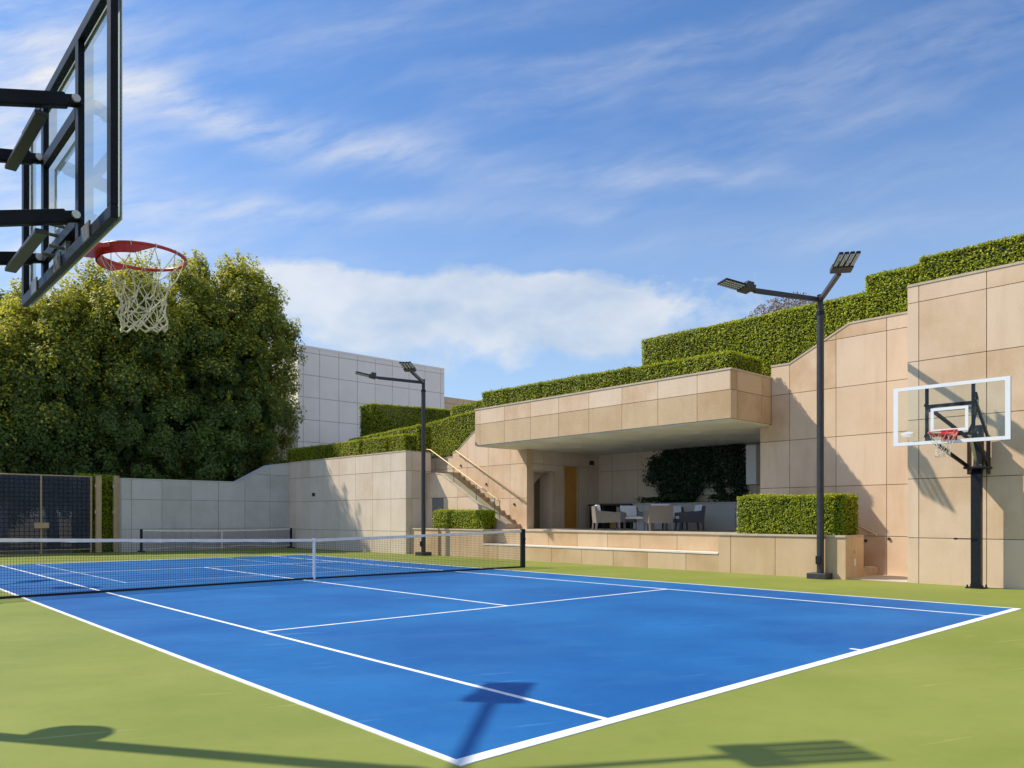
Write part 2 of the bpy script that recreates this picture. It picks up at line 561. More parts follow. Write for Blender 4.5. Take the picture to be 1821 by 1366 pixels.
def hedge(name, label, xy, zb, zt, group=None, dens=1900, leaf=0.05, cat='hedge', und=0.042, faces='0123t', mat='hedge', young=0.12, parent=None):
    zb = [zb] * 4 if isinstance(zb, (int, float)) else zb
    zt = [zt] * 4 if isinstance(zt, (int, float)) else zt
    b = [np.array((p[0], p[1], z)) for p, z in zip(xy, zb)]
    t = [np.array((p[0], p[1], z)) for p, z in zip(xy, zt)]
    cen = sum(b + t) / 8
    Ps, Ns, Ts = [], [], []
    quads = []
    for k in range(4):
        if str(k) in faces:
            quads.append((b[k], b[(k + 1) % 4], t[(k + 1) % 4], t[k]))
    if 't' in faces:
        quads.append((t[0], t[1], t[2], t[3]))
    for qi, q in enumerate(quads):
        n = np.cross(q[1] - q[0], q[3] - q[0])
        ar = np.linalg.norm(n)
        n = n / ar
        if np.dot(n, (q[0] + q[2]) / 2 - cen) < 0: n = -n
        cnt = int(ar * dens)
        u, v = RNG.uniform(-0.01, 1.01, cnt), RNG.uniform(-0.01, 1.01, cnt)
        P = ((1 - u) * (1 - v))[:, None] * q[0] + (u * (1 - v))[:, None] * q[1] + (u * v)[:, None] * q[2] + ((1 - u) * v)[:, None] * q[3]
        w = smooth_noise(P, 2.2, 5)
        # rounded, slightly shaggy arrises
        edge = np.minimum(np.minimum(u, 1 - u) * np.linalg.norm(q[1] - q[0]), np.minimum(v, 1 - v) * np.linalg.norm(q[3] - q[0]))
        P = P + n * (w * und + RNG.normal(0, 0.020, cnt) + np.where(RNG.uniform(size=cnt) < 0.025, RNG.uniform(0, 0.09, cnt), 0) - 0.05 * np.exp(-edge / 0.05))[:, None]
        N = n + RNG.normal(0, 0.52, (cnt, 3)) + np.array((0, 0, 0.55))
        tone = np.clip(0.34 + 0.20 * smooth_noise(P, 4.5, 9) + 0.10 * smooth_noise(P, 1.3, 4) + RNG.normal(0, 0.22, cnt), 0, 0.7)
        tone = np.where(RNG.uniform(size=cnt) < young * (1.6 if abs(n[2]) > .5 else 1), RNG.uniform(0.75, 1, cnt), tone)
        Ps.append(P); Ns.append(N); Ts.append(tone)
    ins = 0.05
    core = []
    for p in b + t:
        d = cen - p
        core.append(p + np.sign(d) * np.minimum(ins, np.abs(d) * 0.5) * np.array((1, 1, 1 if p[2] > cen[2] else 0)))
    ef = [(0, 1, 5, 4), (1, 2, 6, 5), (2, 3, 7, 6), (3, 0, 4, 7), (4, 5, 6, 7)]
    o = leaf_mesh(name, np.vstack(Ps), np.vstack(Ns), leaf, np.concatenate(Ts), M[mat], parent, extra=(np.array(core), ef))
    return tag(o, label, cat, group)

def tree(name, label, base, crown_c, rad, K=16, per=46, leaf=0.17, mat='leaf', young=0.5, group=None, seed=1, lobe=(0.85, 1.3), trunk_r=0.25):
    """crown = K upright lobes, each lobe a skin of small leaf clumps"""
    r = np.random.default_rng(seed)
    t = thing(name, label, 'tree', base, group)
    c, rad = np.array(crown_c, float), np.array(rad, float)
    Ps, Ns, Ts, Ss = [], [], [], []
    ga = math.pi * (3 - math.sqrt(5))
    for k in range(K):
        z = 1 - 2 * (k + 0.4) / K
        ph = k * ga + r.uniform(-0.35, 0.35)
        q = math.sqrt(max(0, 1 - z * z))
        d = np.array((q * math.cos(ph), q * math.sin(ph), z))
        d = np.sign(d) * np.abs(d) ** 0.75
        lr = r.uniform(*lobe)
        ls = np.array((lr, lr, lr * r.uniform(1.3, 1.9)))
        lc = c + d * np.maximum(rad - ls * 0.8, 0.2) * r.uniform(0.86, 1.12)
        nc = int(34 * lr * lr)
        for m in range(nc):
            e = r.normal(size=3); e /= np.linalg.norm(e)
            if e[2] < -0.4: e[2] *= -0.6
            if np.dot(e, d) < -0.55: continue
            cc = lc + e * ls * r.uniform(0.80, 1.06)
            cr = r.uniform(0.26, 0.52)
            n = int(per * 1.25 * (cr / 0.34) ** 2)
            dd = r.normal(size=(n, 3)); dd /= np.linalg.norm(dd, axis=1, keepdims=True)
            P = cc + dd * cr * (r.uniform(0.25, 1.0, n) ** 0.6)[:, None] * np.array((1, 1, 1.15))
            N = e * 0.55 + dd * 0.55 + r.normal(0, 0.42, (n, 3)) + np.array((0, 0, 0.35))
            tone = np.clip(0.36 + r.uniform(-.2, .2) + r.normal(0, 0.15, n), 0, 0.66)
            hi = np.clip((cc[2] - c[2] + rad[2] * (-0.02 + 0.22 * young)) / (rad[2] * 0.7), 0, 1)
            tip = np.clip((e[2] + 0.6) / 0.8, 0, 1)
            sunlit_young = r.uniform(size=n) < min(1, young * 1.3) * hi * tip * np.clip(0.75 + 0.4 * dd[:, 2], 0, 1.2) * r.uniform(0.3, 1.2)  # yellow new growth, with sunlit colour painted onto the upper tips
            tone = np.where(sunlit_young, r.uniform(0.72, 1, n), tone)
            Ps.append(P); Ns.append(N); Ts.append(tone); Ss.append(np.full(n, leaf))
        # sprigs sticking out of the lobe top
        for m in range(5):
            e = np.array((r.normal(0, .35), r.normal(0, .35), 1.0)); e /= np.linalg.norm(e)
            n = 26
            P = lc + e * ls * (1.0 + r.uniform(0, 0.28, n))[:, None] + r.normal(0, 0.06, (n, 3))
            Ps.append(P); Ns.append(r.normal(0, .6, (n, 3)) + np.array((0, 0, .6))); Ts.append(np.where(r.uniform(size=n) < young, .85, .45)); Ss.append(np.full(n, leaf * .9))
    # leafy inside so the sky does not show through the middle
    n = 5200
    dd = r.normal(size=(n, 3)); dd /= np.linalg.norm(dd, axis=1, keepdims=True)
    rr = r.uniform(0.25, 0.74, n) ** 0.6
    P = c + dd * (rad * 0.86) * rr[:, None]
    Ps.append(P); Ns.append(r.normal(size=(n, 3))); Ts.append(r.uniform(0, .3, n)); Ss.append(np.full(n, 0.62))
    P = np.vstack(Ps)
    ok = P[:, 2] > base[2] + 0.5
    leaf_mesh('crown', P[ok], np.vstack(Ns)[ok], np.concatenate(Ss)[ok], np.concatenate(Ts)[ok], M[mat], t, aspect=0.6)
    mb = MB()
    b = Vector(base)
    top = Vector((crown_c[0], crown_c[1], crown_c[2] + rad[2] * 0.2))
    mid = b.lerp(top, 0.45) + Vector((r.uniform(-.3, .3), r.uniform(-.3, .3), 0))
    mb.tube([b - Vector((0, 0, 0.3)), b + Vector((0, 0, 0.5)), mid, top], [trunk_r * 1.3, trunk_r, trunk_r * 0.75, trunk_r * 0.3], 10)
    for k in range(6):
        a = k * 1.05 + r.uniform(0, .5)
        s0 = b.lerp(mid, r.uniform(0.55, 1.0))
        e = Vector((crown_c[0] + math.cos(a) * rad[0] * 0.6, crown_c[1] + math.sin(a) * rad[1] * 0.6, crown_c[2] + r.uniform(-.1, .4) * rad[2]))
        mb.tube([s0, s0.lerp(e, 0.5) + Vector((0, 0, -0.3)), e], [trunk_r * 0.5, trunk_r * 0.33, trunk_r * 0.12], 7)
    mb.build('trunk', M['bark'], t)
    return t

# ================================================================== GROUND AND COURT
def sheet(name, x0, x1, y0, y1, z, mat, nx=1, ny=1):
    mb = MB()
    for i in range(nx):
        for j in range(ny):
            xa, xb = x0 + (x1 - x0) * i / nx, x0 + (x1 - x0) * (i + 1) / nx
            ya, yb = y0 + (y1 - y0) * j / ny, y0 + (y1 - y0) * (j + 1) / ny
            mb.face([(xa, ya, z), (xb, ya, z), (xb, yb, z), (xa, yb, z)])
    return struct(mb.build(name, mat))

sheet('ground', -700, 700, -500, 900, -0.06, M['earth'])
sheet('court_surround', -7, 14.9, -9, 29.9, 0.0, M['green'])
CW, NETY, FARY, SVF = 11.02, 11.95, 22.72, 17.85
sheet('playing_court', 0.03, CW - 0.03, 0.03, FARY - 0.03, 0.004, M['blue'])
ml = MB()
def ln(x0, x1, y0, y1):
    ml.box(x0, x1, y0, y1, -0.005, 0.0065)
w = 0.05
ln(0, CW, 0, 0.10)                                   # near baseline
ln(0, CW, FARY - 0.09, FARY)
ln(0, w, 0.10, FARY - 0.09); ln(CW - w, CW, 0.10, FARY - 0.09)
ln(1.345, 1.395, 0.10, FARY - 0.09); ln(9.64, 9.69, 0.10, FARY - 0.09)
ln(1.395, 9.64, 5.42, 5.47); ln(1.395, 9.64, SVF - .05, SVF)
ln(5.43, 5.48, 5.47, SVF - .05)
ln(5.46, 5.51, 0.10, 0.205); ln(5.46, 5.51, FARY - .19, FARY - .09)
struct(ml.build('court_markings', M['line']))
mp_ = MB()
for x in (2.25, 7.85):
    mp_.face([(x, 13.9, 0.007), (x + .045, 13.9, 0.007), (x + .045, FARY - .09, 0.007), (x, FARY - .09, 0.007)])
mp_.face([(2.295, 13.9, 0.007), (7.85, 13.9, 0.007), (7.85, 13.945, 0.007), (2.295, 13.945, 0.007)])
struct(mp_.build('practice_markings', M['line_thin']))
mb = MB(); mb.box(14.78, 16.59, 2.97, 4.25, -0.05, 0.012)
struct(mb.build('pavement', M['floor']))

# ================================================================== RIGHT-HAND WALLS
t = thing('concrete_wall', 'tallest tan stone-panelled wall, plain and square-topped, behind the far basketball hoop', 'wall', (14.8, 0, 0))
vj = [2.74 - 1.245 * k for k in range(8)]
wall_mesh('panelled_face', rect(-7, 2.96, -0.05, 6.30), (14.83, 0, 0), Y_, NX, 1.75, vj, PZ, M['stone'], t, 3)
coping('coping', [(-7, 6.30), (2.96, 6.30)], (14.83, 0, 0), Y_, NX, 1.75, t)

top2 = [(7.01, 5.43), (6.5, 5.43), (4.95, 6.20), (3.0, 6.20)]
t = thing('retaining_wall', 'stepped tan stone wall with a sloping top between pavilion roof and tall wall', 'wall', (16.6, 3, 0))
wall_mesh('panelled_face', [(2.97, -0.05), (7.33, -0.05), (7.33, 3.88)] + [(7.01, 3.88)] + top2[:] + [(2.97, 6.20)], (16.63, 0, 0), Y_, NX, 0.5,
          [4.07, 5.28, 6.50], [0.94, 2.18, 3.43, 4.66, 5.88], M['stone'], t, 5)
coping('coping', top2, (16.63, 0, 0), Y_, NX, 0.5, t)
for y, z in ((4.55, 0.82), (4.01, 0.88)):
    m_ = MB(); m_.tube([(16.605, y, z), (16.57, y, z)], 0.035, 12)
    m_.build('step_light', M['dkgrey'], t)

# right-hand steps between planter and wall
t = thing('stairs', 'short flight of tan steps between the big clipped hedge planter and the wall', 'steps', (16.1, 4.15, 0))
m_ = MB()
for k in range(5):
    y0 = 4.25 + 0.34 * k
    m_.box(15.59, 16.59, y0, 6.3, 0.012 + 0.192 * k + (0.002 if k else 0), 0.012 + 0.192 * (k + 1))
m_.build('step', M['step'], t)
t = thing('handrail', 'short brass handrail sloping down the wall beside the big clipped hedge', 'handrail', (16.5, 4.6, 1.1))
m_ = MB(); m_.tube([(16.5, 6.4, 2.06), (16.5, 4.99, 1.34), (16.5, 4.25, 0.96)], 0.024, 10)
m_.build('rail', M['gold'], t)
for y in (4.45, 5.2, 6.1):
    z = 0.96 + (y - 4.25) * 0.508
    m_ = MB(); m_.tube([(16.5, y, z - 0.02), (16.5, y, z - 0.08), (16.61, y, z - 0.08)], 0.009, 6)
    m_.build('bracket', M['gold'], t)

# ================================================================== TERRACE
struct(sheet('terrace', 15.06, 20.7, 5.9, 20.73, 0.985, M['floor'], 1, 1))
t = thing('terrace_wall', 'low tan stone terrace wall with a built-in bench seat facing the court', 'wall', (14.6, 10, 0))
bj = [8.35, 9.6, 10.8, 12.0, 13.25, 14.5, 15.75]
wall_mesh('bench_front', rect(7.39, 16.5, -0.05, 0.45), (14.63, 0, 0), Y_, NX, 0.42, bj, [], M['stone_tan'], t, 8)
m_ = MB(); m_.box(14.585, 15.05, 7.392, 16.498, 0.452, 0.495); m_.build('bench_seat', M['seat_stone'], t)
wall_mesh('bench_back', rect(7.39, 16.5, 0.44, 0.94), (15.10, 0, 0), Y_, NX, 0.45, [y + .6 for y in bj], [], M['stone_tan'], t, 9)
wall_mesh('planter_face', rect(4.2, 7.388, -0.05, 0.94), (14.63, 0, 0), Y_, NX, 0.93, [5.85, 7.04], [], M['stone_tan'], t, 10)
m_ = MB(); panels(m_, rect(14.60, 15.56, -0.05, 0.94), (0, 4.2, 0), X_, NY, [], [], seed=4, depth=0.02); m_.build('planter_end', [M['stone_tan'], M['joint']], t)
wall_mesh('end_block', rect(16.502, 18.95, -0.05, 0.94), (14.63, 0, 0), Y_, NX, 0.93, [17.75], [], M['stone_tan'], t, 12)
wall_mesh('end_block', rect(18.952, 20.68, -0.05, 0.94), (14.56, 0, 0), Y_, NX, 0.9, [19.8], [], M['stone_tan'], t, 13)
m_ = MB()
m_.box(14.575, 15.56, 4.175, 7.39, 0.942, 0.99); m_.box(15.04, 15.56, 7.392, 16.498, 0.942, 0.99)
m_.box(14.575, 15.56, 16.50, 18.93, 0.942, 0.99); m_.box(14.50, 15.46, 18.932, 20.68, 0.942, 0.99)
m_.build('coping', M['coping'], t)
m_ = MB(); m_.box(15.03, 15.11, 4.168, 4.178, 0.29, 0.45, 0, 0.003); m_.build('outlet_cover', M['seat_stone'], t)
m_ = MB(); m_.tube([(15.07, 4.179, 0.61), (15.07, 4.15, 0.61)], 0.028, 12); m_.build('hose_tap', M['bolt'], t)

# ================================================================== PAVILION
pav = thing('pavilion', 'open-fronted stone pavilion with a deep cantilevered flat roof over the terrace', 'pavilion', (16.6, 12, 0))
cj = [7.01 + 0.98 + 1.235 * k for k in range(8)]
m_ = MB()
m_.prism(rect(7.04, 16.9, 3.9, 5.12), (14.60, 0, 0), Y_, NX, -6.3, 0, 0); m_.m[1] = 1
panels(m_, rect(7.01, 16.9, 3.9, 4.613), (14.60, 0, 0), Y_, NX, cj, [], seed=21)
panels(m_, rect(7.01, 16.9, 4.627, 5.12), (14.60, 0, 0), Y_, NX, cj, [], seed=24, mi=2)
panels(m_, rect(14.57, 16.58, 3.9, 5.12), (0, 7.04, 0), X_, NY, [14.86, 16.1], [4.62], seed=22)
roof = m_.build('roof', [M['stone_tan'], M['joint'], M['stone']], pav)
m_ = MB(); m_.box(14.555, 20.9, 6.995, 16.915, 5.122, 5.17); m_.build('coping', M['coping'], roof)
m_ = MB(); m_.box(14.62, 20.9, 7.06, 16.88, 3.862, 3.897); m_.build('ceiling', M['soffit'], pav)
for x, y in ((17.4, 14.6), (16.61, 9.31), (18.9, 9.9), (19.6, 13.6)):
    m_ = MB(); m_.tube([(x, y, 3.861), (x, y, 3.85)], [0.11, 0.10], 16); m_.build('downlight', M['white'], pav)
# left interior side wall, with a niche under the stairs and a wood door
IY = 16.42
m_ = MB()
outer = [(16.89, 0.985, 16.94, 3.86), (18.07, 0.985, 18.59, 3.86), (19.39, 0.985, 20.62, 3.86), (16.94, 3.08, 18.07, 3.86), (18.59, 3.36, 19.39, 3.86)]
for k, (xa, za, xb, zb) in enumerate(outer):
    m_.box(xa, xb, IY + 0.031, IY + 0.30, za, zb, 0)
    panels(m_, rect(xa, xb, za, zb), (0, IY + 0.03, 0), X_, NY, [17.5, 18.6, 20.0], [2.1, 3.36], seed=30 + k)
m_.build('side_wall', [M['stone_pale'], M['joint']], pav)
m_ = MB()
m_.box(16.95, 18.06, IY + 1.3, IY + 1.35, 0.99, 3.08)
m_.box(18.075, 18.11, IY + 0.305, IY + 1.3, 0.99, 3.08)
m_.prism([(16.62, 1.9), (18.3, 3.3), (16.62, 3.3)], (0, IY + 0.55, 0), X_, NY, -1.2, 0)
m_.build('niche', M['stone_pale'], pav)
m_ = MB(); m_.box(16.93, 16.98, IY - .012, IY + .06, 0.99, 3.12); m_.box(18.03, 18.08, IY - .012, IY + .06, 0.99, 3.12); m_.box(16.98, 18.03, IY - .012, IY + .06, 3.06, 3.12)
m_.build('niche_frame', M['coping'], pav)
m_ = MB(); m_.box(18.62, 19.36, IY + 0.04, IY + 0.09, 0.99, 3.33, 0, 0.004)
door = m_.build('door', M['wood'], pav)
m_ = MB(); m_.tube([(19.26, IY + .04, 2.0), (19.26, IY - .03, 2.0), (19.14, IY - .03, 2.0)], 0.012, 8); m_.build('handle', M['bolt'], door)
m_ = MB(); m_.box(18.58, 18.622, IY - .01, IY + .08, 0.99, 3.37); m_.box(19.358, 19.40, IY - .01, IY + .08, 0.99, 3.37); m_.box(18.622, 19.358, IY - .01, IY + .08, 3.332, 3.37)
m_.build('door_frame', M['coping'], door)
m_ = MB(); m_.box(20.05, 20.32, IY - 0.012, IY, 3.45, 3.62)
for k in range(5): m_.box(20.06, 20.31, IY - 0.02, IY - 0.012, 3.46 + k * .032, 3.475 + k * .032)
m_.build('vent', M['dkgrey'], pav)
wall_mesh('back_wall', rect(6.5, 16.45, 0.98, 3.86), (20.65, 0, 0), Y_, NX, 0.3, steps_of(7.2, 16.4, 1.22), [1.95, 3.2], M['stone_pale'], pav, 33)
wall_mesh('end_wall', rect(16.66, 20.62, 0.98, 3.86), (0, 7.0, 0), X_, Y_, 0.3, [17.9, 19.1], [2.2, 3.4], M['stone_pale'], pav, 34)
m_ = MB(); m_.box(16.66, 17.0, 7.0, 7.335, 0.98, 3.86); m_.build('pier', M['stone_pale'], pav)
m_ = MB(); m_.box(20.28, 20.6, 9.5, 9.86, 2.48, 3.77, 0, 0.006); m_.build('white_cabinet', M['white'], pav)

pl = thing('planter_wall', 'long grey stone planter box under the ivy at the back of the pavilion', 'planter', (19.6, 11, 0.98))
wall_mesh('planter_face', rect(7.05, 13.95, 0.985, 1.86), (19.63, 0, 0), Y_, NX, 0.95, steps_of(7.4, 13.9, 1.22), [], M['stone_grey'], pl, 41)
m_ = MB(); m_.box(19.57, 20.6, 7.04, 13.96, 1.863, 1.90); m_.build('coping', M['stone_grey'], pl)

bc = thing('bar_counter', 'dark open-shelved bar counter beside the wood door', 'counter', (19.6, 15, 0.98))
m_ = MB(); m_.box(19.45, 20.55, 13.98, 16.0, 1.84, 1.90, 0, 0.006); m_.build('counter_top', M['dkgrey'], bc)
for y in (13.99, 14.65, 15.3, 15.94):
    m_ = MB(); m_.box(19.55, 20.43, y, y + .05, 0.99, 1.838); m_.build('side_panel', M['dkgrey'], bc)
m_ = MB(); m_.box(20.44, 20.5, 14.05, 15.93, 0.99, 1.835); m_.build('back_panel', M['stone_grey'], bc)
for ya, yb in ((14.042, 14.648), (14.702, 15.298), (15.352, 15.938)):
    m_ = MB(); m_.box(19.6, 20.43, ya, yb, 1.36, 1.39); m_.build('shelf', M['dkgrey'], bc)
m_ = MB(); m_.box(19.9, 20.4, 14.72, 15.28, 0.99, 1.35, 0, 0.01); m_.build('cupboard', M['wood'], bc)

# ivy climbing the back wall: leaves in hanging lobes
def ivy(name, label, cells, n, seed):
    r = np.random.default_rng(seed)
    Ps, Ts = [], []
    for (y, z, ry, rz, k) in cells:
        m = int(n * k)
        a = r.normal(size=(m, 2)) * 0.5
        Ps.append(np.stack([20.56 - np.abs(r.normal(0, 0.10, m)), y + a[:, 0] * ry, z + a[:, 1] * rz], 1))
        Ts.append(np.clip(r.normal(0.3, 0.22, m), 0, 1))
    P = np.vstack(Ps)
    T_ = np.concatenate(Ts)
    ok = (P[:, 2] < 3.85) & (P[:, 2] > 1.88) & (P[:, 1] > 9.95)
    P, T_ = P[ok], T_[ok]
    N = np.array((-1.0, 0, 0.35)) + r.normal(0, 0.5, (len(P), 3))
    return tag(leaf_mesh(name, P, N, 0.085, T_, M['ivy'], aspect=0.85), label, 'ivy')
cells = []
r_ = np.random.default_rng(5)
for k in range(46):
    y = 10.2 + 3.4 * r_.random(); z = 1.95 + 1.95 * r_.random()
    if z < 2.6 and y > 13.2: continue
    cells.append((y, z, r_.uniform(.22, .42), r_.uniform(.3, .75), 1))
for k in range(8):
    cells.append((13.6 + r_.normal(0, .15), 2.7 + 1.0 * r_.random(), .25, .3, .3))
ivy('wall_ivy', 'dark ivy spreading over the back wall of the pavilion', cells, 300, 3)

def fern(name, label, x, y, z, n, L, seed):
    r = random.Random(seed)
    mb = MB()
    for k in range(n):
        a = 2 * math.pi * k / n + r.uniform(-.3, .3)
        l = L * r.uniform(.7, 1.15)
        pts = []
        for i in range(9):
            s = i / 8
            pts.append(Vector((x + math.cos(a) * l * s * .8, y + math.sin(a) * l * s * .8, z + l * (0.95 * s - 0.95 * s * s * r.uniform(.75, 1.05)))))
        side = Vector((-math.sin(a), math.cos(a), 0))
        for i in range(8):
            wv = 0.16 * L * math.sin(math.pi * (i + 1) / 9.5)
            d = (pts[i + 1] - pts[i])
            for sg in (-1, 1):
                tip = pts[i] + side * sg * wv * 1.6 + d * 0.9 + Vector((0, 0, -.02))
                mb.face([pts[i], tip, pts[i] + d * 0.75], 0, r.uniform(.1, .7))
    return tag(mb.build(name, M['frond']), label, 'fern', 'ferns along the planter')
fern('fern', 'spiky fern at the left end of the ivy planter, beside the bar counter', 19.95, 13.4, 1.92, 22, 0.7, 1)
fern('fern', 'taller upright fern in front of the ivy, left of the planter middle', 19.9, 12.25, 1.95, 24, 0.95, 2)
fern('fern', 'fern growing below the right half of the ivy', 19.95, 10.6, 1.92, 22, 0.8, 3)
fern('fern', 'fern at the right end of the ivy planter below the white cabinet', 20.0, 9.65, 1.92, 18, 0.75, 4)

# ================================================================== STAIRS ON THE LEFT
stw = [(16.395, 0.96), (20.66, 0.96), (20.66, 4.0), (20.42, 4.02), (19.2, 4.80), (17.9, 5.10), (16.925, 5.10), (16.925, 3.86), (16.395, 3.86)]
sw = thing('stair_wall', 'tan stone wall with a sloping top rising behind the left staircase', 'wall', (16.6, 18, 0.98))
wall_mesh('panelled_face', stw, (16.63, 0, 0), Y_, NX, 0.25, [17.28, 18.5, 19.75], [2.1, 3.36], M['stone'], sw, 51)
coping('coping', [(20.66, 4.0), (20.42, 4.02), (19.2, 4.80), (18.7, 4.92)], (16.63, 0, 0), Y_, NX, 0.25, sw, 0.04)
for y, z in ((20.13, 3.46), (18.60, 2.67), (17.04, 1.88)):
    m_ = MB(); m_.tube([(16.605, y, z), (16.57, y, z)], 0.045, 12); m_.build('step_light', M['dkgrey'], sw)
lw = thing('landing_wall', 'low stone wall at the top of the left staircase below the sloped hedge', 'wall', (16.6, 21.5, 3.2))
wall_mesh('panelled_face', rect(20.664, 23.5, 0.96, 3.82), (16.63, 0, 0), Y_, NX, 0.25, [21.9], [3.36], M['stone_pale'], lw, 52)
coping('coping', [(20.664, 3.82), (23.5, 3.82)], (16.63, 0, 0), Y_, NX, 0.25, lw, 0.04)

st = thing('staircase', 'straight flight of tan stone steps climbing left behind the small clipped hedge', 'staircase', (16.1, 16.7, 0.98))
nst = 13
for k in range(nst):
    y0 = 16.72 + k * (3.75 / nst)
    m_ = MB()
    zt = 0.985 + (k + 1) * (2.2 / nst)
    m_.box(15.752, 16.598, y0, y0 + 3.75 / nst + (0.02 if k < nst - 1 else 2.8), max(0.99, zt - 0.36), zt)
    m_.build('step', M['step'], st)
m_ = MB(); m_.prism([(16.8, 0.985), (20.4, 0.985), (23.2, 0.985), (23.2, 2.78), (20.4, 2.78)], (15.76, 0, 0), Y_, NX, -0.83, -0.004); m_.build('stair_core', M['step'], st)
strg = [(16.1, 0.99), (20.68, 0.99), (20.68, 3.10), (20.35, 3.10), (19.75, 3.03), (16.25, 1.13), (16.1, 1.13)]
m_ = MB()
m_.prism(strg, (15.33, 0, 0), Y_, NX, -0.42, 0, 0); m_.m[1] = 1
panels(m_, strg, (15.33, 0, 0), Y_, NX, [17.5, 18.75, 20.0], [2.15], seed=55)
stringer = m_.build('stringer', [M['stone'], M['joint']], st)
coping('coping', [(20.68, 3.10), (20.35, 3.10), (19.75, 3.03), (16.25, 1.13), (16.1, 1.13)], (15.33, 0, 0), Y_, NX, 0.42, stringer, 0.05)
m_ = MB(); m_.box(15.285, 15.299, 19.6, 20.3, 1.0, 2.15); m_.build('access_door', M['door_grey'], stringer)
# glass balustrade with a brass rail
ra = [(20.8, 4.08), (20.55, 4.04), (16.5, 1.95)]
gl = thing('balustrade', 'glass stair balustrade with thin posts under a brass rail, court side of the staircase', 'balustrade', (15.40, 18.5, 2.0))
m_ = MB(); m_.tube([(15.40, y, z) for y, z in ra], 0.020, 10); m_.build('rail', M['gold'], gl)
m_ = MB(); m_.prism([(16.55, 1.34), (20.5, 3.46), (20.5, 3.97), (16.55, 1.93)], (15.406, 0, 0), Y_, NX, -0.006, 0.006); m_.build('glass_panel', M['glass_rail'], gl)
for y in (16.53, 16.8, 17.8, 19.1, 20.25):
    zr = 1.95 + (y - 16.5) * 0.516
    m_ = MB(); m_.tube([(15.40, y, max(1.17, zr - 0.92)), (15.40, y, zr)], 0.012, 8); m_.build('post', M['steel'], gl)
hr = thing('handrail', 'long brass handrail bracketed to the wall above the left staircase', 'handrail', (16.5, 18.4, 3.0))
m_ = MB(); m_.tube([(16.5, 20.36, 4.05), (16.5, 20.3, 4.04), (16.5, 16.55, 2.07), (16.58, 16.45, 1.98)], 0.021, 10); m_.build('rail', M['gold'], hr)
for y in (20.0, 18.9, 17.8, 16.8):
    z = 2.07 + (y - 16.55) * 0.5253
    m_ = MB(); m_.tube([(16.5, y, z - .02), (16.5, y, z - .09), (16.61, y, z - .09)], 0.01, 6); m_.build('bracket', M['gold'], hr)

# ================================================================== SIDE WALL, BACK WALL
A, Bv = Vector((14.37, 20.72, 0)), Vector((13.98, 29.5, 0))
U = (Bv - A).normalized()
N = Vector((-U.y, U.x, 0))
L = (Bv - A).length
t = thing('side_wall', 'pale stone-panelled court side wall ending in a square pier beside the far lamp', 'wall', (14.3, 21, 0))
wall_mesh('panelled_face', rect(0, L, -0.05, 3.93), A, U, N, 1.15, steps_of(0.95, L, 1.22), [0.86, 2.12, 3.2], M['stone_pale'], t, 61)
coping('coping', [(0, 3.93), (L, 3.93)], A, U, N, 1.15, t)
m_ = MB(); panels(m_, rect(14.36, 15.53, 0.0, 3.93), (0, 20.718, 0), X_, NY, [14.62], [0.86, 2.12, 3.2], seed=62, depth=0.02); m_.build('pier_face', [M['stone_pale'], M['joint']], t)
m_ = MB(); c_ = A + U * 6.65 + N * 0.04 + Vector((0, 0, 2.42)); m_.obox(c_, U, N, (0, 0, 1), 0.11, 0.012, 0.075)
for k in range(4): m_.obox(c_ + N * 0.014 + Vector((0, 0, -.055 + .036 * k)), U, N, (0, 0, 1), 0.1, 0.006, 0.011)
m_.build('vent', M['dkgrey'], t)

bk = [(6.62, -0.05), (13.99, -0.05), (13.99, 3.90), (13.2, 3.80), (11.6, 2.94), (6.62, 2.94)]
t = thing('back_wall', 'grey stone-panelled wall in shade behind the small net, its top sloping up at right', 'wall', (10, 29.5, 0))
wall_mesh('panelled_face', bk, (0, 29.53, 0), X_, NY, 1.0, [7.0] + steps_of(8.19, 13.9, 1.2), [0.92, 2.13, 3.35], M['stone_grey'], t, 71)
coping('coping', [(6.62, 2.94), (11.6, 2.94), (13.2, 3.80), (13.95, 3.90)], (0, 29.53, 0), X_, NY, 1.0, t, mat=M['stone_grey'])

# ================================================================== UPPER BUILDINGS
YB = 37.0
t = thing('upper_building', 'large pale windowless panelled building standing behind the hedges', 'building', (18.3, YB, 0))
wall_mesh('panelled_face', rect(18.3, 29.05, 0, 11.30), (0, YB + .03, 0), X_, NY, 14, [18.63] + steps_of(19.7, 29, 1.29), steps_of(1.9, 11.2, 1.304), M['stucco_white'], t, 81, gap=0.03)
coping('coping', [(18.3, 11.30), (29.05, 11.30)], (0, YB + .03, 0), X_, NY, 14, t, 0.12, mat=M['stucco_white'])
t = thing('garden_wall', 'distant tan wall showing low behind the right end of the pale upper building', 'wall', (40, 50, 8))
wall_mesh('panelled_face', rect(33, 60, 2, 12.15), (0, 50, 0), X_, NY, 1.0, steps_of(34, 60, 2.5), [11.6], M['stone'], t, 83, gap=0.03)

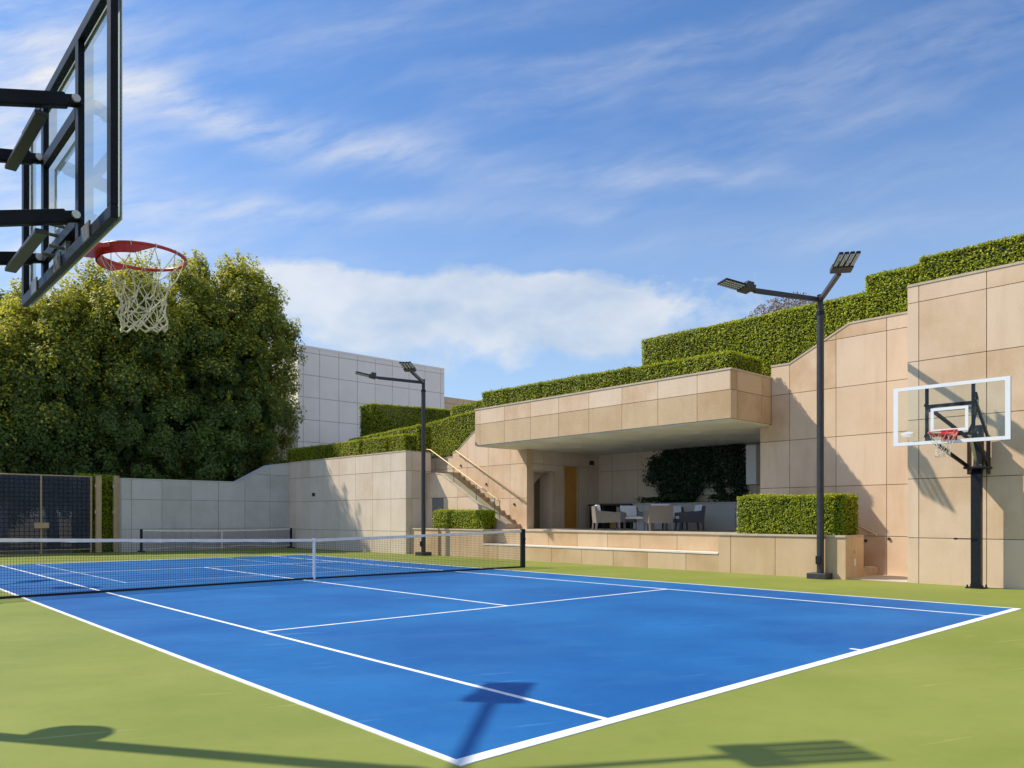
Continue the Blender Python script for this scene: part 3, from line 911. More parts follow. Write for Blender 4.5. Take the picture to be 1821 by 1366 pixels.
# hillside behind the walls, carrying the hedges
def hill_patch(name, pts):
    m_ = MB()
    m_.hexa([(x, y, -0.05) for x, y, z in pts], [(x, y, z) for x, y, z in pts])
    return struct(m_.build(name, M['earth']))
hill_patch('hillside', [(20.95, -8, 5.1), (70, -8, 6.3), (70, 17, 6.3), (20.95, 17, 5.1)])
hill_patch('hillside', [(17.15, -8, 6.1), (20.9, -8, 6.1), (20.9, 6.5, 5.3), (17.15, 6.5, 5.3)])
hill_patch('hillside', [(16.9, 17.2, 3.75), (70, 17.2, 8.0), (70, 36.9, 8.0), (16.9, 36.9, 4.6)])
hill_patch('hillside', [(15.55, 23.5, 3.7), (16.88, 23.5, 3.75), (16.88, 36.9, 4.6), (15.4, 36.9, 4.6)])
hill_patch('hillside', [(14.6, 31.0, 0.4), (15.38, 31.0, 0.4), (15.38, 60, 0.4), (14.6, 60, 0.4)])
hill_patch('hillside', [(29.5, 38, 8.0), (90, 38, 8.6), (90, 120, 9), (29.5, 120, 9)])

# ================================================================== HEDGES
def bx(x0, x1, y0, y1):
    return [(x0, y0), (x1, y0), (x1, y1), (x0, y1)]
hedge('hedge', 'big clipped box hedge on the planter beside the nearer far-side lamp post', bx(14.72, 15.48, 4.27, 6.93), 1.0, 1.91, dens=2600, leaf=0.05, faces='013t')
hedge('hedge', 'small clipped box hedge on the low wall in front of the left staircase', bx(14.66, 15.22, 16.55, 19.45), 0.99, 1.64, dens=2000, leaf=0.055, faces='013t')
G1 = 'clipped hedge blocks on the pavilion roof edge'
runs = [(7.12, 8.55, 5.64, 'roof-edge hedge block at the corner nearest the right wall'),
        (8.58, 10.3, 5.66, 'second roof-edge hedge block from the right roof corner'),
        (10.33, 12.0, 5.70, 'third roof-edge hedge block from the right roof corner, mid roof'),
        (12.03, 13.8, 5.72, 'third roof-edge hedge block from the left end of the roof'),
        (13.83, 15.4, 5.74, 'second roof-edge hedge block from the left end of the roof'),
        (15.43, 16.75, 5.76, 'roof-edge hedge block at the far left end of the roof')]
for a, b, z, l in runs:
    hedge('hedge', l, bx(14.72, 16.35, a, b), 5.16, z, G1, dens=1500, leaf=0.055, faces='03t' + ('1' if 0 else ''), und=0.035)
hedge('hedge', 'long tall clipped hedge above the pavilion roof, level-topped', bx(17.2, 18.2, 4.83, 11.75), 5.2, 7.08, dens=1500, leaf=0.06, faces='03t')
hedge('hedge', 'short taller hedge block stepping up from the long hedge', bx(17.2, 18.2, 3.55, 4.80), 6.0, 7.50, dens=1500, leaf=0.06, faces='03t2')
hedge('hedge', 'highest clipped hedge on top of the tall wall', bx(17.1, 18.2, -4.5, 3.52), 6.0, 7.62, dens=1400, leaf=0.06, faces='03t2')
G2 = 'clipped hedge blocks on the side wall'
for k, (ya, yb, l) in enumerate(((21.2, 22.35, 'side-wall hedge block at the pier above the far lamp'),
                                 (22.38, 24.2, 'second side-wall hedge block from the pier'),
                                 (24.23, 27.0, 'third side-wall hedge block, long, in leafy tree shade'),
                                 (27.03, 28.7, 'fourth side-wall hedge block from the pier'),
                                 (28.73, 30.5, 'last side-wall hedge block beside the big trees'))):
    off = -0.0436 * (ya - 20.74)
    hedge('hedge', l, bx(14.66 + off, 15.3 + off, ya, yb), 3.98, 4.68 - 0.01 * k, G2, dens=1300, leaf=0.06, faces='03t')
hedge('hedge', 'thin low hedge strip rising behind the side-wall hedges', bx(15.9, 16.6, 22.0, 27.5), 3.8, [5.2, 5.2, 5.03, 5.03], dens=900, leaf=0.07, faces='03t')
hedge('hedge', 'tall sloped hedge filling the bank beside the left staircase', [(17.2, 17.2), (18.4, 17.2), (18.4, 23.9), (17.2, 23.9)], 3.7, [5.95, 5.95, 5.40, 5.40], dens=1500, leaf=0.06, faces='03t')
hedge('hedge', 'dark square hedge in shade below the pale upper building', bx(18.2, 23.4, 29, 30.2), 4.6, [7.1, 7.25, 7.25, 7.1], dens=900, leaf=0.075, faces='03t')
hedge('hedge', 'low far hedge between the dark square hedge and the pavilion roof', bx(19.3, 20.5, 17.3, 24.2), 4.5, [6.65, 6.65, 6.5, 6.5], dens=900, leaf=0.07, faces='03t')
hedge('hedge', 'narrow sunlit hedge between the tan posts at the left of the grey wall', bx(5.2, 6.72, 30.25, 31.2), 0.0, 3.1, dens=1300, leaf=0.07, faces='03t')

# bare greyish shrub behind the long hedge
bs = thing('bare_shrub', 'greyish thin twiggy shrub showing over the long tall hedge', 'shrub', (27.5, 12.8, 6.0))
n = 9000
r_ = np.random.default_rng(77)
P = r_.normal(size=(n, 3)); P /= np.linalg.norm(P, axis=1, keepdims=True)
P = np.array((27.9, 12.3, 9.25)) + P * np.array((1.3, 2.1, 1.55)) * (r_.uniform(0.2, 1, n) ** 0.5 * (1 + .12 * smooth_noise(P, 4, 3)))[:, None]
leaf_mesh('crown', P, r_.normal(size=(n, 3)), 0.11, np.clip(r_.normal(.5, .25, n), 0, 1), M['twig'], bs, aspect=0.45)
m_ = MB()
for k in range(14):
    a = k * 0.6
    m_.tube([(27.9, 12.3, 6.0), (27.9 + .5 * math.cos(a), 12.3 + .8 * math.sin(a), 8.2), (27.9 + 1.1 * math.cos(a), 12.3 + 1.8 * math.sin(a), 9.9)], [0.05, 0.03, 0.01], 6)
m_.build('stem', M['bark'], bs)

# ================================================================== TREES
GT = 'fig trees behind the back wall'
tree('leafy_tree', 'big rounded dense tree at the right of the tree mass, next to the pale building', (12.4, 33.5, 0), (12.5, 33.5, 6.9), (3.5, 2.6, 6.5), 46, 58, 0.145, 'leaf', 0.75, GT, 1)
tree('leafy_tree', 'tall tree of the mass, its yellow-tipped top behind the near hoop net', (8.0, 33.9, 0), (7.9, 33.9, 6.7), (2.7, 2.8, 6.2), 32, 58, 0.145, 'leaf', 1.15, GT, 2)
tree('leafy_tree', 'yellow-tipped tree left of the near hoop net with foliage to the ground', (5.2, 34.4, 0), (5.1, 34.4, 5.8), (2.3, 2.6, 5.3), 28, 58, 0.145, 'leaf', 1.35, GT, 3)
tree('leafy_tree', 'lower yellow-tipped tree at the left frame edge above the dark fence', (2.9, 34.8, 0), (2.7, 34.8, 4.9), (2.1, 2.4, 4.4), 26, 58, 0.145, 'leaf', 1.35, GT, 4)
tree('leafy_tree', 'plain green tree at the far left, set back behind the yellow-tipped trees', (1.6, 41, 0), (1.9, 41, 7.6), (3.6, 3.0, 5.6), 30, 40, 0.2, 'leaf2', 0.25, GT, 5)
tree('leafy_tree', 'dark tree added behind the rounded tree to shade the pale building', (15.6, 40.6, 0), (15.6, 40.6, 6.2), (2.0, 2.0, 5.4), 20, 36, 0.2, 'leaf2', 0.1, GT, 6)  # hidden tree, added to cast shade on the building's left face

# ================================================================== FENCE AND POSTS AT THE BACK LEFT
fn = thing('screen_fence', 'dark navy windscreen fence on a thin tan frame at the back left', 'fence', (2.5, 30, 0))
m_ = MB()
for x in (-1.6, 1.15, 3.86, 5.62):
    m_ = MB(); m_.tube([(x, 30, 0), (x, 30, 3.02)], 0.04, 10); m_.build('post', M['tanpost'], fn)
m_ = MB(); m_.tube([(-4.3, 30, 3.02), (5.62, 30, 3.02)], 0.028, 8); m_.tube([(-4.3, 30, 0.14), (5.62, 30, 0.14)], 0.025, 8); m_.build('rail', M['tanpost'], fn)
m_ = MB(); m_.box(-4.3, 5.58, 29.985, 29.988, 0.16, 3.0); m_.build('windscreen', M['screen'], fn)
m_ = MB()
x = -4.3
while x < 5.6:
    m_.box(x, x + .020, 29.955, 29.965, 0.15, 3.0); x += 0.165
z = 0.2
while z < 3.0:
    m_.box(-4.3, 5.58, 29.967, 29.977, z, z + .020); z += 0.165
m_.build('wire_grid', M['black'], fn)
m_ = MB(); m_.box(3.62, 4.12, 29.91, 29.95, 0.98, 1.2, 0, 0.01); m_.build('latch_plate', M['tanpost'], fn)
for x, l in ((5.86, 'tan gate post at the left of the narrow hedge, by the dark fence'), (6.52, 'tan gate post between the narrow hedge and the grey wall')):
    g = thing('gate_post', l, 'post', (x, 29.9, 0), 'tan gate posts')
    m_ = MB(); m_.box(x - .1, x + .1, 29.82, 30.0, 0, 3.04, 0, 0.01); m_.build('shaft', M['tanpost'], g)
    m_ = MB(); m_.box(x - .11, x + .11, 29.81, 30.01, 3.042, 3.07, 0, 0.006); m_.build('cap', M['tanpost'], g)
    for z in (0.4, 1.55, 2.6):
        m_ = MB(); m_.box(x - .13, x - .101, 29.86, 29.95, z, z + .12); m_.build('hinge', M['bolt'], g)
t = thing('pale_wall', 'pale wall seen dimly through the dark fence screen', 'building', (2.5, 41.5, 0))  # plain wall added so that something lighter shows through the screen
wall_mesh('panelled_face', rect(-8, 3.4, 0, 2.5), (0, 33.8, 0), X_, NY, .3, steps_of(-7, 3, 1.2), [0.9, 1.7], M['stucco_white'], t, 91, gap=0.03)

# small practice net
pn = thing('practice_net', 'small low practice net standing before the shaded grey back wall', 'net', (10.5, 28.9, 0))
xa, xb, yn = 7.2, 13.75, 28.95
for x in (xa, xb):
    m_ = MB(); m_.box(x - .045, x + .045, yn - .045, yn + .045, 0, 0.92, 0, 0.008); m_.box(x - .06, x + .06, yn - .3, yn + .3, 0.0, 0.05); m_.build('post', M['black'], pn)
def sag(x): return 0.84 + 0.06 * ((x - (xa + xb) / 2) / ((xb - xa) / 2)) ** 2
m_ = MB()
for i in range(12):
    x0, x1 = xa + (xb - xa) * i / 12, xa + (xb - xa) * (i + 1) / 12
    m_.hexa([(x0, yn - .008, sag(x0) - .04), (x1, yn - .008, sag(x1) - .04), (x1, yn + .008, sag(x1) - .04), (x0, yn + .008, sag(x0) - .04)],
            [(x0, yn - .008, sag(x0)), (x1, yn - .008, sag(x1)), (x1, yn + .008, sag(x1)), (x0, yn + .008, sag(x0))])
m_.build('headband', M['tape'], pn)
m_ = MB(); m_.box(10.49, 10.53, yn - .012, yn + .012, 0.06, 0.85); m_.build('centre_strap', M['tape'], pn)
m_ = MB()
x = xa
while x < xb:
    m_.box(x, x + .004, yn - .002, yn + .002, 0.06, sag(x) - .03); x += 0.048
for k in range(16): m_.box(xa, xb, yn - .002, yn + .002, 0.06 + k * .048, 0.064 + k * .048)
m_.build('mesh', M['netcord'], pn)
m_ = MB(); m_.tube([(xa + (xb - xa) * i / 14, yn - .02, 0.10 + 0.08 * math.sin(i * .5) ** 2) for i in range(15)], 0.012, 6); m_.build('bottom_cord', M['tape'], pn)

# ================================================================== TENNIS NET
tn = thing('tennis_net', 'full-width tennis net with white headband stretched across the blue court', 'tennis net', (5.5, NETY, 0))
NA, NB, NC = -0.93, 12.02, 5.63
def nz(x):
    u = abs(x - NC) / ((NB - NC) if x > NC else (NC - NA))
    return 0.915 + 0.135 * (0.75 * u + 0.25 * u * u)
def nbot(x):
    u = abs(x - NC) / 6.4
    return 0.05 - 0.02 * u
for x in (NA - .04, NB + .06):
    m_ = MB(); m_.box(x - .06, x + .06, NETY - .05, NETY + .05, 0, 1.075, 0, 0.012)
    p_ = m_.build('post', M['black'], tn)
    m_ = MB(); m_.tube([(x, NETY - .052, 0.8), (x, NETY - .09, 0.8)], 0.035, 10); m_.tube([(x, NETY - .085, 0.8), (x + .01, NETY - .085, 0.66)], 0.012, 6); m_.build('winder', M['black'], p_)
NS = 60
xs = [NA + (NB - NA) * i / NS for i in range(NS + 1)]
m_ = MB()
for a, b in zip(xs[:-1], xs[1:]):
    h = 0.062
    wv = lambda x: 0.004 * math.sin(x * 5.1) + 0.003 * math.sin(x * 13)
    za, zb = nz(a), nz(b)
    m_.hexa([(a, NETY - .012, za - h + wv(a)), (b, NETY - .012, zb - h + wv(b)), (b, NETY + .012, zb - h + wv(b)), (a, NETY + .012, za - h + wv(a))],
            [(a, NETY - .006, za), (b, NETY - .006, zb), (b, NETY + .006, zb), (a, NETY + .006, za)])
m_.build('headband', M['tape'], tn)
m_ = MB(); m_.box(NC - .025, NC + .025, NETY - .02, NETY - .013, 0.02, 0.92); m_.box(NC - .025, NC + .025, NETY + .013, NETY + .02, 0.02, 0.92); m_.box(NC - .025, NC + .025, NETY - .02, NETY + .02, 0.92, 0.926)
m_.build('centre_strap', M['white'], tn)
m_ = MB()
sp, tw = 0.0455, 0.0042
nx_ = int((NB - NA) / sp)
for i in range(nx_ + 1):
    x = NA + sp * i
    if x > NB: break
    m_.hexa([(x - tw / 2, NETY - tw / 2, nbot(x)), (x + tw / 2, NETY - tw / 2, nbot(x)), (x + tw / 2, NETY + tw / 2, nbot(x)), (x - tw / 2, NETY + tw / 2, nbot(x))],
            [(x - tw / 2, NETY - tw / 2, nz(x) - .05), (x + tw / 2, NETY - tw / 2, nz(x) - .05), (x + tw / 2, NETY + tw / 2, nz(x) - .05), (x - tw / 2, NETY + tw / 2, nz(x) - .05)])
rows = 20
for r0 in range(rows):
    for a, b in zip(xs[:-1], xs[1:]):
        q = (r0 + .5) / rows
        za = nbot(a) + (nz(a) - .05 - nbot(a)) * q; zb = nbot(b) + (nz(b) - .05 - nbot(b)) * q
        m_.hexa([(a, NETY - tw / 2, za), (b, NETY - tw / 2, zb), (b, NETY + tw / 2, zb), (a, NETY + tw / 2, za)],
                [(a, NETY - tw / 2, za + tw), (b, NETY - tw / 2, zb + tw), (b, NETY + tw / 2, zb + tw), (a, NETY + tw / 2, za + tw)])
m_.build('mesh', M['netcord'], tn)
m_ = MB()
for a, b in zip(xs[:-1], xs[1:]):
    za, zb = nbot(a), nbot(b)
    m_.hexa([(a, NETY - .009, za - .03), (b, NETY - .009, zb - .03), (b, NETY + .009, zb - .03), (a, NETY + .009, za - .03)],
            [(a, NETY - .009, za + .012), (b, NETY - .009, zb + .012), (b, NETY + .009, zb + .012), (a, NETY + .009, za + .012)])
m_.build('bottom_band', M['netcord'], tn)

# ================================================================== COURT LAMPS
def make_lamp(loc, label, arms, thick=1.0):
    t = thing('court_lamp', label, 'lamp post', (0, 0, 0), 'black floodlight posts round the court')
    m_ = MB(); m_.box(-.22, .22, -.22, .22, 0, 0.13, 0, 0.012); m_.build('base', M['dkgrey'], t)
    m_ = MB(); m_.tube([(0, 0, 0.131), (0, 0, 6.05)], 0.078, 20); m_.tube([(0, 0, 6.05), (0, 0, 6.44)], [0.062, 0.062], 18); m_.tube([(0, 0, 6.44), (0, 0, 6.46)], 0.072, 18)
    m_.build('pole', M['dkgrey'], t)
    m_ = MB(); m_.box(0.07, 0.13, -.055, .055, 0.33, 0.52, 0, 0.006); m_.build('control_box', M['black'], t)
    m_ = MB(); m_.tube([(0, 0, 6.0), (0, 0, 6.08)], 0.09, 18); m_.build('collar', M['black'], t)
    for azim, al in arms:
        e = Vector((math.cos(R(azim)), math.sin(R(azim)), 0))
        s = Vector((-e.y, e.x, 0))
        a0 = Vector((0, 0, 6.35)) + e * 0.05
        a1 = Vector((0, 0, 6.46)) + e * al
        m_ = MB(); m_.bar(a0, a1, 0.085 * thick, 0.10 * thick, bev=0.008); m_.build('arm', M['dkgrey'], t)
        d = (e * 1.0 + Vector((0, 0, 0.20))).normalized()
        up = s.cross(d).normalized()
        if up.z < 0: up = -up
        m_ = MB()
        m_.tube([a1 - (a1 - a0).normalized() * .06, a1 + d * 0.07], 0.045, 12, 0)
        c0 = a1 + d * 0.19
        m_.obox(c0, d, s, up, 0.12, 0.205, 0.05, 0, 0.012)
        m_.obox(c0 + up * 0.09 - d * 0.02, d, s, up, 0.09, 0.12, 0.05, 0, 0.02)
        head = m_.build('lamp_head', M['dkgrey'], t)
        for k in range(4):
            cb = c0 + d * 0.365 + s * (-.159 + .106 * k)
            m_ = MB()
            m_.obox(cb, d, s, up, 0.25, 0.041, 0.022, 0, 0.006)
            for q in range(9):
                for w_ in (-1, 1):
                    m_.obox(cb + d * (-.205 + .0515 * q) - up * 0.0245 + s * (.0165 * w_), d, s, up, 0.018, 0.0125, 0.004, 1)
            m_.build('led_bar', [M['black'], M['led']], head)
    t.location = loc
    return t
lamp0 = make_lamp((14.47, 4.69, 0), 'nearer black twin-headed court lamp beside the big clipped hedge planter', ((-30, 1.66), (38, 1.58)))
lamp0.rotation_euler = (0, 0, math.pi)
for loc, rz, l in (((14.07, 19.23, 0), math.pi, 'farther black twin-headed court lamp standing by the left staircase, seen past the net'),
                   ((-3.27, 4.49, 0), 0, 'black twin-headed court lamp whose shadow falls across the near corner of the court'),
                   ((-3.7, 19.0, 0), 0, 'black twin-headed court lamp whose shadow falls beyond the net')):
    c = copy_tree(lamp0) if loc[0] > 0 else (copy_tree(near0) if 'near0' in globals() else make_lamp((0, 0, 0), l, ((45, 1.56), (-28.5, 1.46)), 0.66))
    if loc[0] < 0 and 'near0' not in globals(): near0 = c
    c.location = loc; c.rotation_euler = (0, 0, rz); c['label'] = l

df = thing('dome_fitting', 'white dome-shaped fitting on the pole of the near court lamp', 'camera', (-3.27, 4.49, 3.38))  # unseen fitting, only guessed as a dome from its round shadow
m_ = MB(); m_.bar((-3.25, 4.51, 3.40), (-3.14, 4.58, 3.40), 0.06, 0.05); m_.build('bracket', M['dkgrey'], df)
m_ = MB()
m_.tube([(-3.14, 4.56, 3.42), (-3.14, 4.56, 3.38), (-3.14, 4.56, 3.26), (-3.14, 4.56, 3.18), (-3.14, 4.56, 3.14)], [0.22, 0.22, 0.20, 0.13, 0.04], 20); m_.build('dome', M['white'], df)
# ================================================================== BASKETBALL HOOPS
def make_hoop(label):
    t = thing('basketball_hoop', label, 'basketball hoop', (0, 0, 0), 'basketball hoops at the court ends')
    BX, Z0, Z1, HW = 1.82, 2.675, 3.74, 0.93
    # pole
    m_ = MB(); m_.box(-.085, .085, -.085, .085, 0.02, 2.2, 0, 0.008)
    m_.hexa([(-.085, -.085, 2.2), (.085, -.085, 2.2), (.085, .085, 2.2), (-.085, .085, 2.2)], [(-.225, -.075, 2.4), (-.075, -.075, 2.4), (-.075, .075, 2.4), (-.225, .075, 2.4)])
    m_.box(-.225, -.075, -.075, .075, 2.4, 3.15, 0, 0.006)
    m_.build('pole', M['black'], t)
    m_ = MB(); m_.box(-.16, .16, -.16, .16, 0, 0.022)
    for sx in (-1, 1):
        for sy in (-1, 1): m_.tube([(sx * .13, sy * .13, .02), (sx * .13, sy * .13, .07)], .016, 6)
    m_.build('base_plate', M['black'], t)
    # parallelogram arms, sloping down to the pole
    for zb, zp in ((3.385, 2.89), (2.83, 2.335)):
        for sy in (-1, 1):
            a = Vector((BX - .055, sy * .395, zb)); b = Vector((-.15, sy * .16, zp))
            m_ = MB()
            d = (a - b).normalized()
            m_.bar(b - d * .05, a - d * .035, 0.046, 0.067, bev=0.008)
            m_.bar(a - d * .06, a + d * .03, 0.05, 0.05, bev=0.012)
            arm = m_.build('arm', M['frame'], t)
            for o_ in (.03, -.03):
                m_ = MB(); m_.tube([a + Vector((0, o_ * .6, 0)), a + Vector((0, o_ * 1.25, 0))], 0.019, 10)
                m_.build('bolt', M['bolt'], arm)
        a = Vector((BX - .19, -.38, zb - .10)); b = Vector((BX - .19, .38, zb - .10))
        m_ = MB(); m_.bar(a, b, 0.055, 0.022, bev=0.004); m_.build('arm_brace', M['dull'], t)
    # height mechanism
    m_ = MB(); m_.box(-.30, .14, -.20, .20, 2.30, 2.345, 0, 0.008)
    m_.box(-.29, -.02, -.17, -.155, 2.2, 2.95); m_.box(-.29, -.02, .155, .17, 2.2, 2.95)
    m_.build('pivot_bracket', M['black'], t)
    m_ = MB(); m_.tube([(-.02, 0, 2.36), (.42, 0, 2.86)], 0.028, 10); m_.tube([(.42, 0, 2.86), (.62, 0, 3.06)], 0.018, 8)
    m_.build('lift_strut', M['bolt'], t)
    m_ = MB(); m_.tube([(.09, 0, .95), (.09, .02, .95), (.13, -.30, .95)], 0.011, 8); m_.tube([(.13, -.30, .95), (.13, -.36, .95)], 0.02, 8); m_.build('crank_handle', M['black'], t)
    # board
    m_ = MB(); m_.box(BX - .006, BX + .006, -HW + .01, HW - .01, Z0 + .01, Z1 - .01)
    gb = m_.build('backboard', M['glass'], t)
    m_ = MB()
    e = 0.058
    for (ya, yb, za, zb) in ((-HW, HW, Z0, Z0 + e), (-HW, HW, Z1 - e, Z1), (-HW, -HW + e, Z0 + e, Z1 - e), (HW - e, HW, Z0 + e, Z1 - e)):
        m_.box(BX - .040, BX - .008, ya, yb, za, zb, 0, 0.004)
    for y in (-.37, .37): m_.box(BX - .040, BX - .012, y - .028, y + .028, Z0 + e, Z1 - e)
    m_.box(BX - .042, BX - .012, -.342, .342, 3.325, 3.385); m_.box(BX - .042, BX - .012, -.342, .342, 2.80, 2.85)
    m_.build('frame', M['frame'], gb)
    m_ = MB(); wb = 0.08
    fx0, fx1 = BX + .0065, BX + .0085
    for (ya, yb, za, zb) in ((-HW, HW, Z0, Z0 + .062), (-HW, HW, Z1 - .062, Z1), (-HW, -HW + wb, Z0 + .062, Z1 - .062), (HW - wb, HW, Z0 + .062, Z1 - .062)):
        m_.box(fx0, fx1, ya, yb, za, zb)
    for (ya, yb, za, zb) in ((-.30, .30, 2.88, 2.93), (-.30, .30, 3.26, 3.31), (-.30, -.25, 2.93, 3.26), (.25, .30, 2.93, 3.26)):
        m_.box(fx0, fx1, ya, yb, za, zb)
    m_.build('painted_border', M['white'], gb)
    for y in (-.55, .0, .55):
        m_ = MB(); m_.box(BX - .048, BX - .0405, y - .07, y + .07, Z0 - .002, Z0 + .075); m_.build('clamp', M['steel'], gb)
    # rim
    RX, RZ, RR = BX + .375, 2.835, 0.228
    m_ = MB()
    ring = [(RX + RR * math.cos(a), RR * math.sin(a), RZ) for a in [2 * math.pi * k / 40 for k in range(41)]]
    m_.tube(ring, 0.0095, 8, cap=False)
    # deep flange wrapping the half nearest the board
    fl = []
    for k in range(21):
        a = math.pi * 0.5 + math.pi * k / 20
        fl.append(a)
    for a, b in zip(fl[:-1], fl[1:]):
        for rr in (RR + .004, RR - .004):
            da = .052 * min(1, 3.0 * min(1 - abs(a - math.pi) / (math.pi / 2), 1) + .12); db = .052 * min(1, 3.0 * min(1 - abs(b - math.pi) / (math.pi / 2), 1) + .12)
            m_.face([(RX + rr * math.cos(a), rr * math.sin(a), RZ), (RX + rr * math.cos(b), rr * math.sin(b), RZ), (RX + rr * math.cos(b), rr * math.sin(b), RZ - db), (RX + rr * math.cos(a), rr * math.sin(a), RZ - da)])
    m_.hexa([(BX + .01, -.09, RZ - .05), (RX - RR * .85, -.12, RZ - .022), (RX - RR * .85, .12, RZ - .022), (BX + .01, .09, RZ - .05)],
            [(BX + .01, -.09, RZ - .008), (RX - RR * .85, -.12, RZ - .008), (RX - RR * .85, .12, RZ - .008), (BX + .01, .09, RZ - .008)])
    m_.box(BX + .009, BX + .022, -.13, .13, RZ - .11, RZ + .075, 0, 0.003)
    rim = m_.build('rim', M['red'], t)
    m_ = MB(); m_.box(BX - .03, BX - .008, -.11, .11, RZ - .11, RZ + .07)
    for sy in (-1, 1):
        for dz in (-.07, .04): m_.tube([(BX - .10, sy * .08, RZ + dz), (BX - .02, sy * .08, RZ + dz)], 0.009, 6)
    m_.build('rim_plate', M['steel'], rim)
    # net
    rs = random.Random(4)
    m_ = MB()
    lv = [(0.0, 0.222), (-.085, .180), (-.15, .148), (-.205, .126), (-.255, .114), (-.30, .110), (-.34, .114), (-.375, .112)]
    nn = 12
    nodes = []
    for i, (dz, rr) in enumerate(lv):
        row = []
        for k in range(nn):
            a = 2 * math.pi * (k + (0.5 if i % 2 else 0)) / nn + (rs.uniform(-.20, .20) if i > 1 else rs.uniform(-.03, .03))
            q = rr * (1 + (rs.uniform(-.16, .16) if i > 1 else 0))
            row.append(Vector((RX + q * math.cos(a), q * math.sin(a), RZ - .012 + dz + (rs.uniform(-.020, .020) if i else 0))))
        nodes.append(row)
    for i in range(len(lv) - 1):
        for k in range(nn):
            for o_ in ((0, -1) if i % 2 == 0 else (0, 1)):
                p, q = nodes[i][k], nodes[i + 1][(k + o_) % nn]
                mid = (p + q) / 2 + Vector((rs.uniform(-.006, .006), rs.uniform(-.006, .006), -.006))
                rc = 0.0021 if i < 2 else 0.0031
                m_.tube([p, mid, q], [rc, rc * 1.05, rc * 1.2], 5, cap=False)
            p = nodes[i + 1][k]
            if i >= 1: m_.tube([p + Vector((0, 0, .008)), p, p - Vector((0, 0, .008))], [.003, .0085, .003], 6, cap=False)
    for k in range(nn):
        p, q = nodes[-1][k], nodes[-1][(k + 1) % nn]
        m_.tube([p, (p + q) / 2 + Vector((0, 0, -.022)), q], 0.006, 5, cap=False)
        a = 2 * math.pi * k / nn
        c_ = Vector((RX + RR * math.cos(a), RR * math.sin(a), RZ - .014))
        m_.tube([c_ + Vector((0, 0, .026)), c_ + Vector((.012 * math.cos(a), .012 * math.sin(a), .01)), c_], 0.003, 5, cap=False)
    m_.build('net', M['cord'], t)
    return t
hoop = make_hoop('near basketball hoop seen from behind its glass backboard, red rim and white net against trees')
hoop2 = copy_tree(hoop)
hoop2['label'] = 'far basketball hoop on a black post against the tall tan wall'
hoop.location = (-3.52, 1.175, 0)
hoop2.scale = (1, 1, 1.02)
hoop2.location = (14.42, 1.56, 0)
hoop2.rotation_euler = (0, 0, math.pi + 0.045)
m_ = MB(); m_.tube([(1.76, .40, 3.52), (1.55, .37, 3.46), (1.38, .33, 3.32), (1.42, .28, 3.05), (1.2, .16, 2.9)], 0.024, 8); m_.build('brace_tube', M['frame'], hoop2)
# pale maker's mark low on the far board
for ch in kids(hoop2):
    if ch.name.startswith('backboard'):
        m_ = MB()
        x0 = 1.829
        m_.face([(x0, -.80, 2.87), (x0, -.62, 2.885), (x0, -.585, 2.915), (x0, -.70, 2.93), (x0, -.80, 2.90)])
        for k in range(3): m_.box(x0, x0 + .001, -.77, -.63, 2.835 + k * .012, 2.841 + k * .012)
        lg = m_.build('maker_mark', M['white'], ch)
        lg.location = (0, 0, 0)

# ================================================================== TERRACE FURNITURE
def make_chair(name, label, dark):
    t = thing(name, label, 'armchair', (0, 0, 0), 'woven armchairs on the terrace')
    mt = M['wicker_dark'] if dark else M['wicker']
    m_ = MB(); m_.box(-.30, .36, -.27, .27, 0.26, 0.36, 0, 0.015); m_.build('seat', mt, t)
    m_ = MB()
    m_.hexa([(-.36, -.36, .24), (-.29, -.36, .24), (-.29, .36, .24), (-.36, .36, .24)], [(-.42, -.36, .76), (-.35, -.36, .76), (-.35, .36, .76), (-.42, .36, .76)])
    m_.build('backrest', mt, t)
    for sy in (-1, 1):
        y0, y1 = (-.36, -.28) if sy < 0 else (.28, .36)
        m_ = MB()
        m_.hexa([(-.285, y0, .24), (.38, y0, .26), (.38, y1, .26), (-.285, y1, .24)], [(-.345, y0, .62), (.38, y0, .56), (.38, y1, .56), (-.345, y1, .62)])
        m_.build('armrest', mt, t)
        for xa, dx in ((.34, .02), (-.34, -.03)):
            yc = sy * .325
            m_ = MB(); m_.hexa([(xa + dx - .02, yc - .02, 0), (xa + dx + .02, yc - .02, 0), (xa + dx + .02, yc + .02, 0), (xa + dx - .02, yc + .02, 0)],
                              [(xa - .03, yc - .03, .255), (xa + .03, yc - .03, .255), (xa + .03, yc + .03, .255), (xa - .03, yc + .03, .255)])
            m_.build('leg', mt, t)
    m_ = MB(); m_.box(-.27, .37, -.265, .265, .362, .45, 0, 0.03); m_.build('seat_cushion', M['cushion'], t)
    m_ = MB()
    m_.hexa([(-.275, -.26, .46), (-.17, -.26, .46), (-.17, .26, .46), (-.275, .26, .46)], [(-.34, -.26, .80), (-.25, -.26, .80), (-.25, .26, .80), (-.34, .26, .80)])
    m_.build('back_cushion', M['cushion'], t)
    return t
ZT = 0.986
ch_a = make_chair('armchair', 'taupe armchair seen from behind, back turned to the court', False)
ch_b = make_chair('armchair', 'charcoal armchair in profile at the right, facing left', True)
ch_c = copy_tree(ch_a); ch_c['label'] = 'taupe armchair in profile beside the bar counter, facing right'
ch_d = copy_tree(ch_a); ch_d['label'] = 'armchair facing the court, white cushion showing, second from the bar counter'
ch_e = copy_tree(ch_b); ch_e['label'] = 'charcoal armchair facing the court, half hidden behind the back-turned chair'
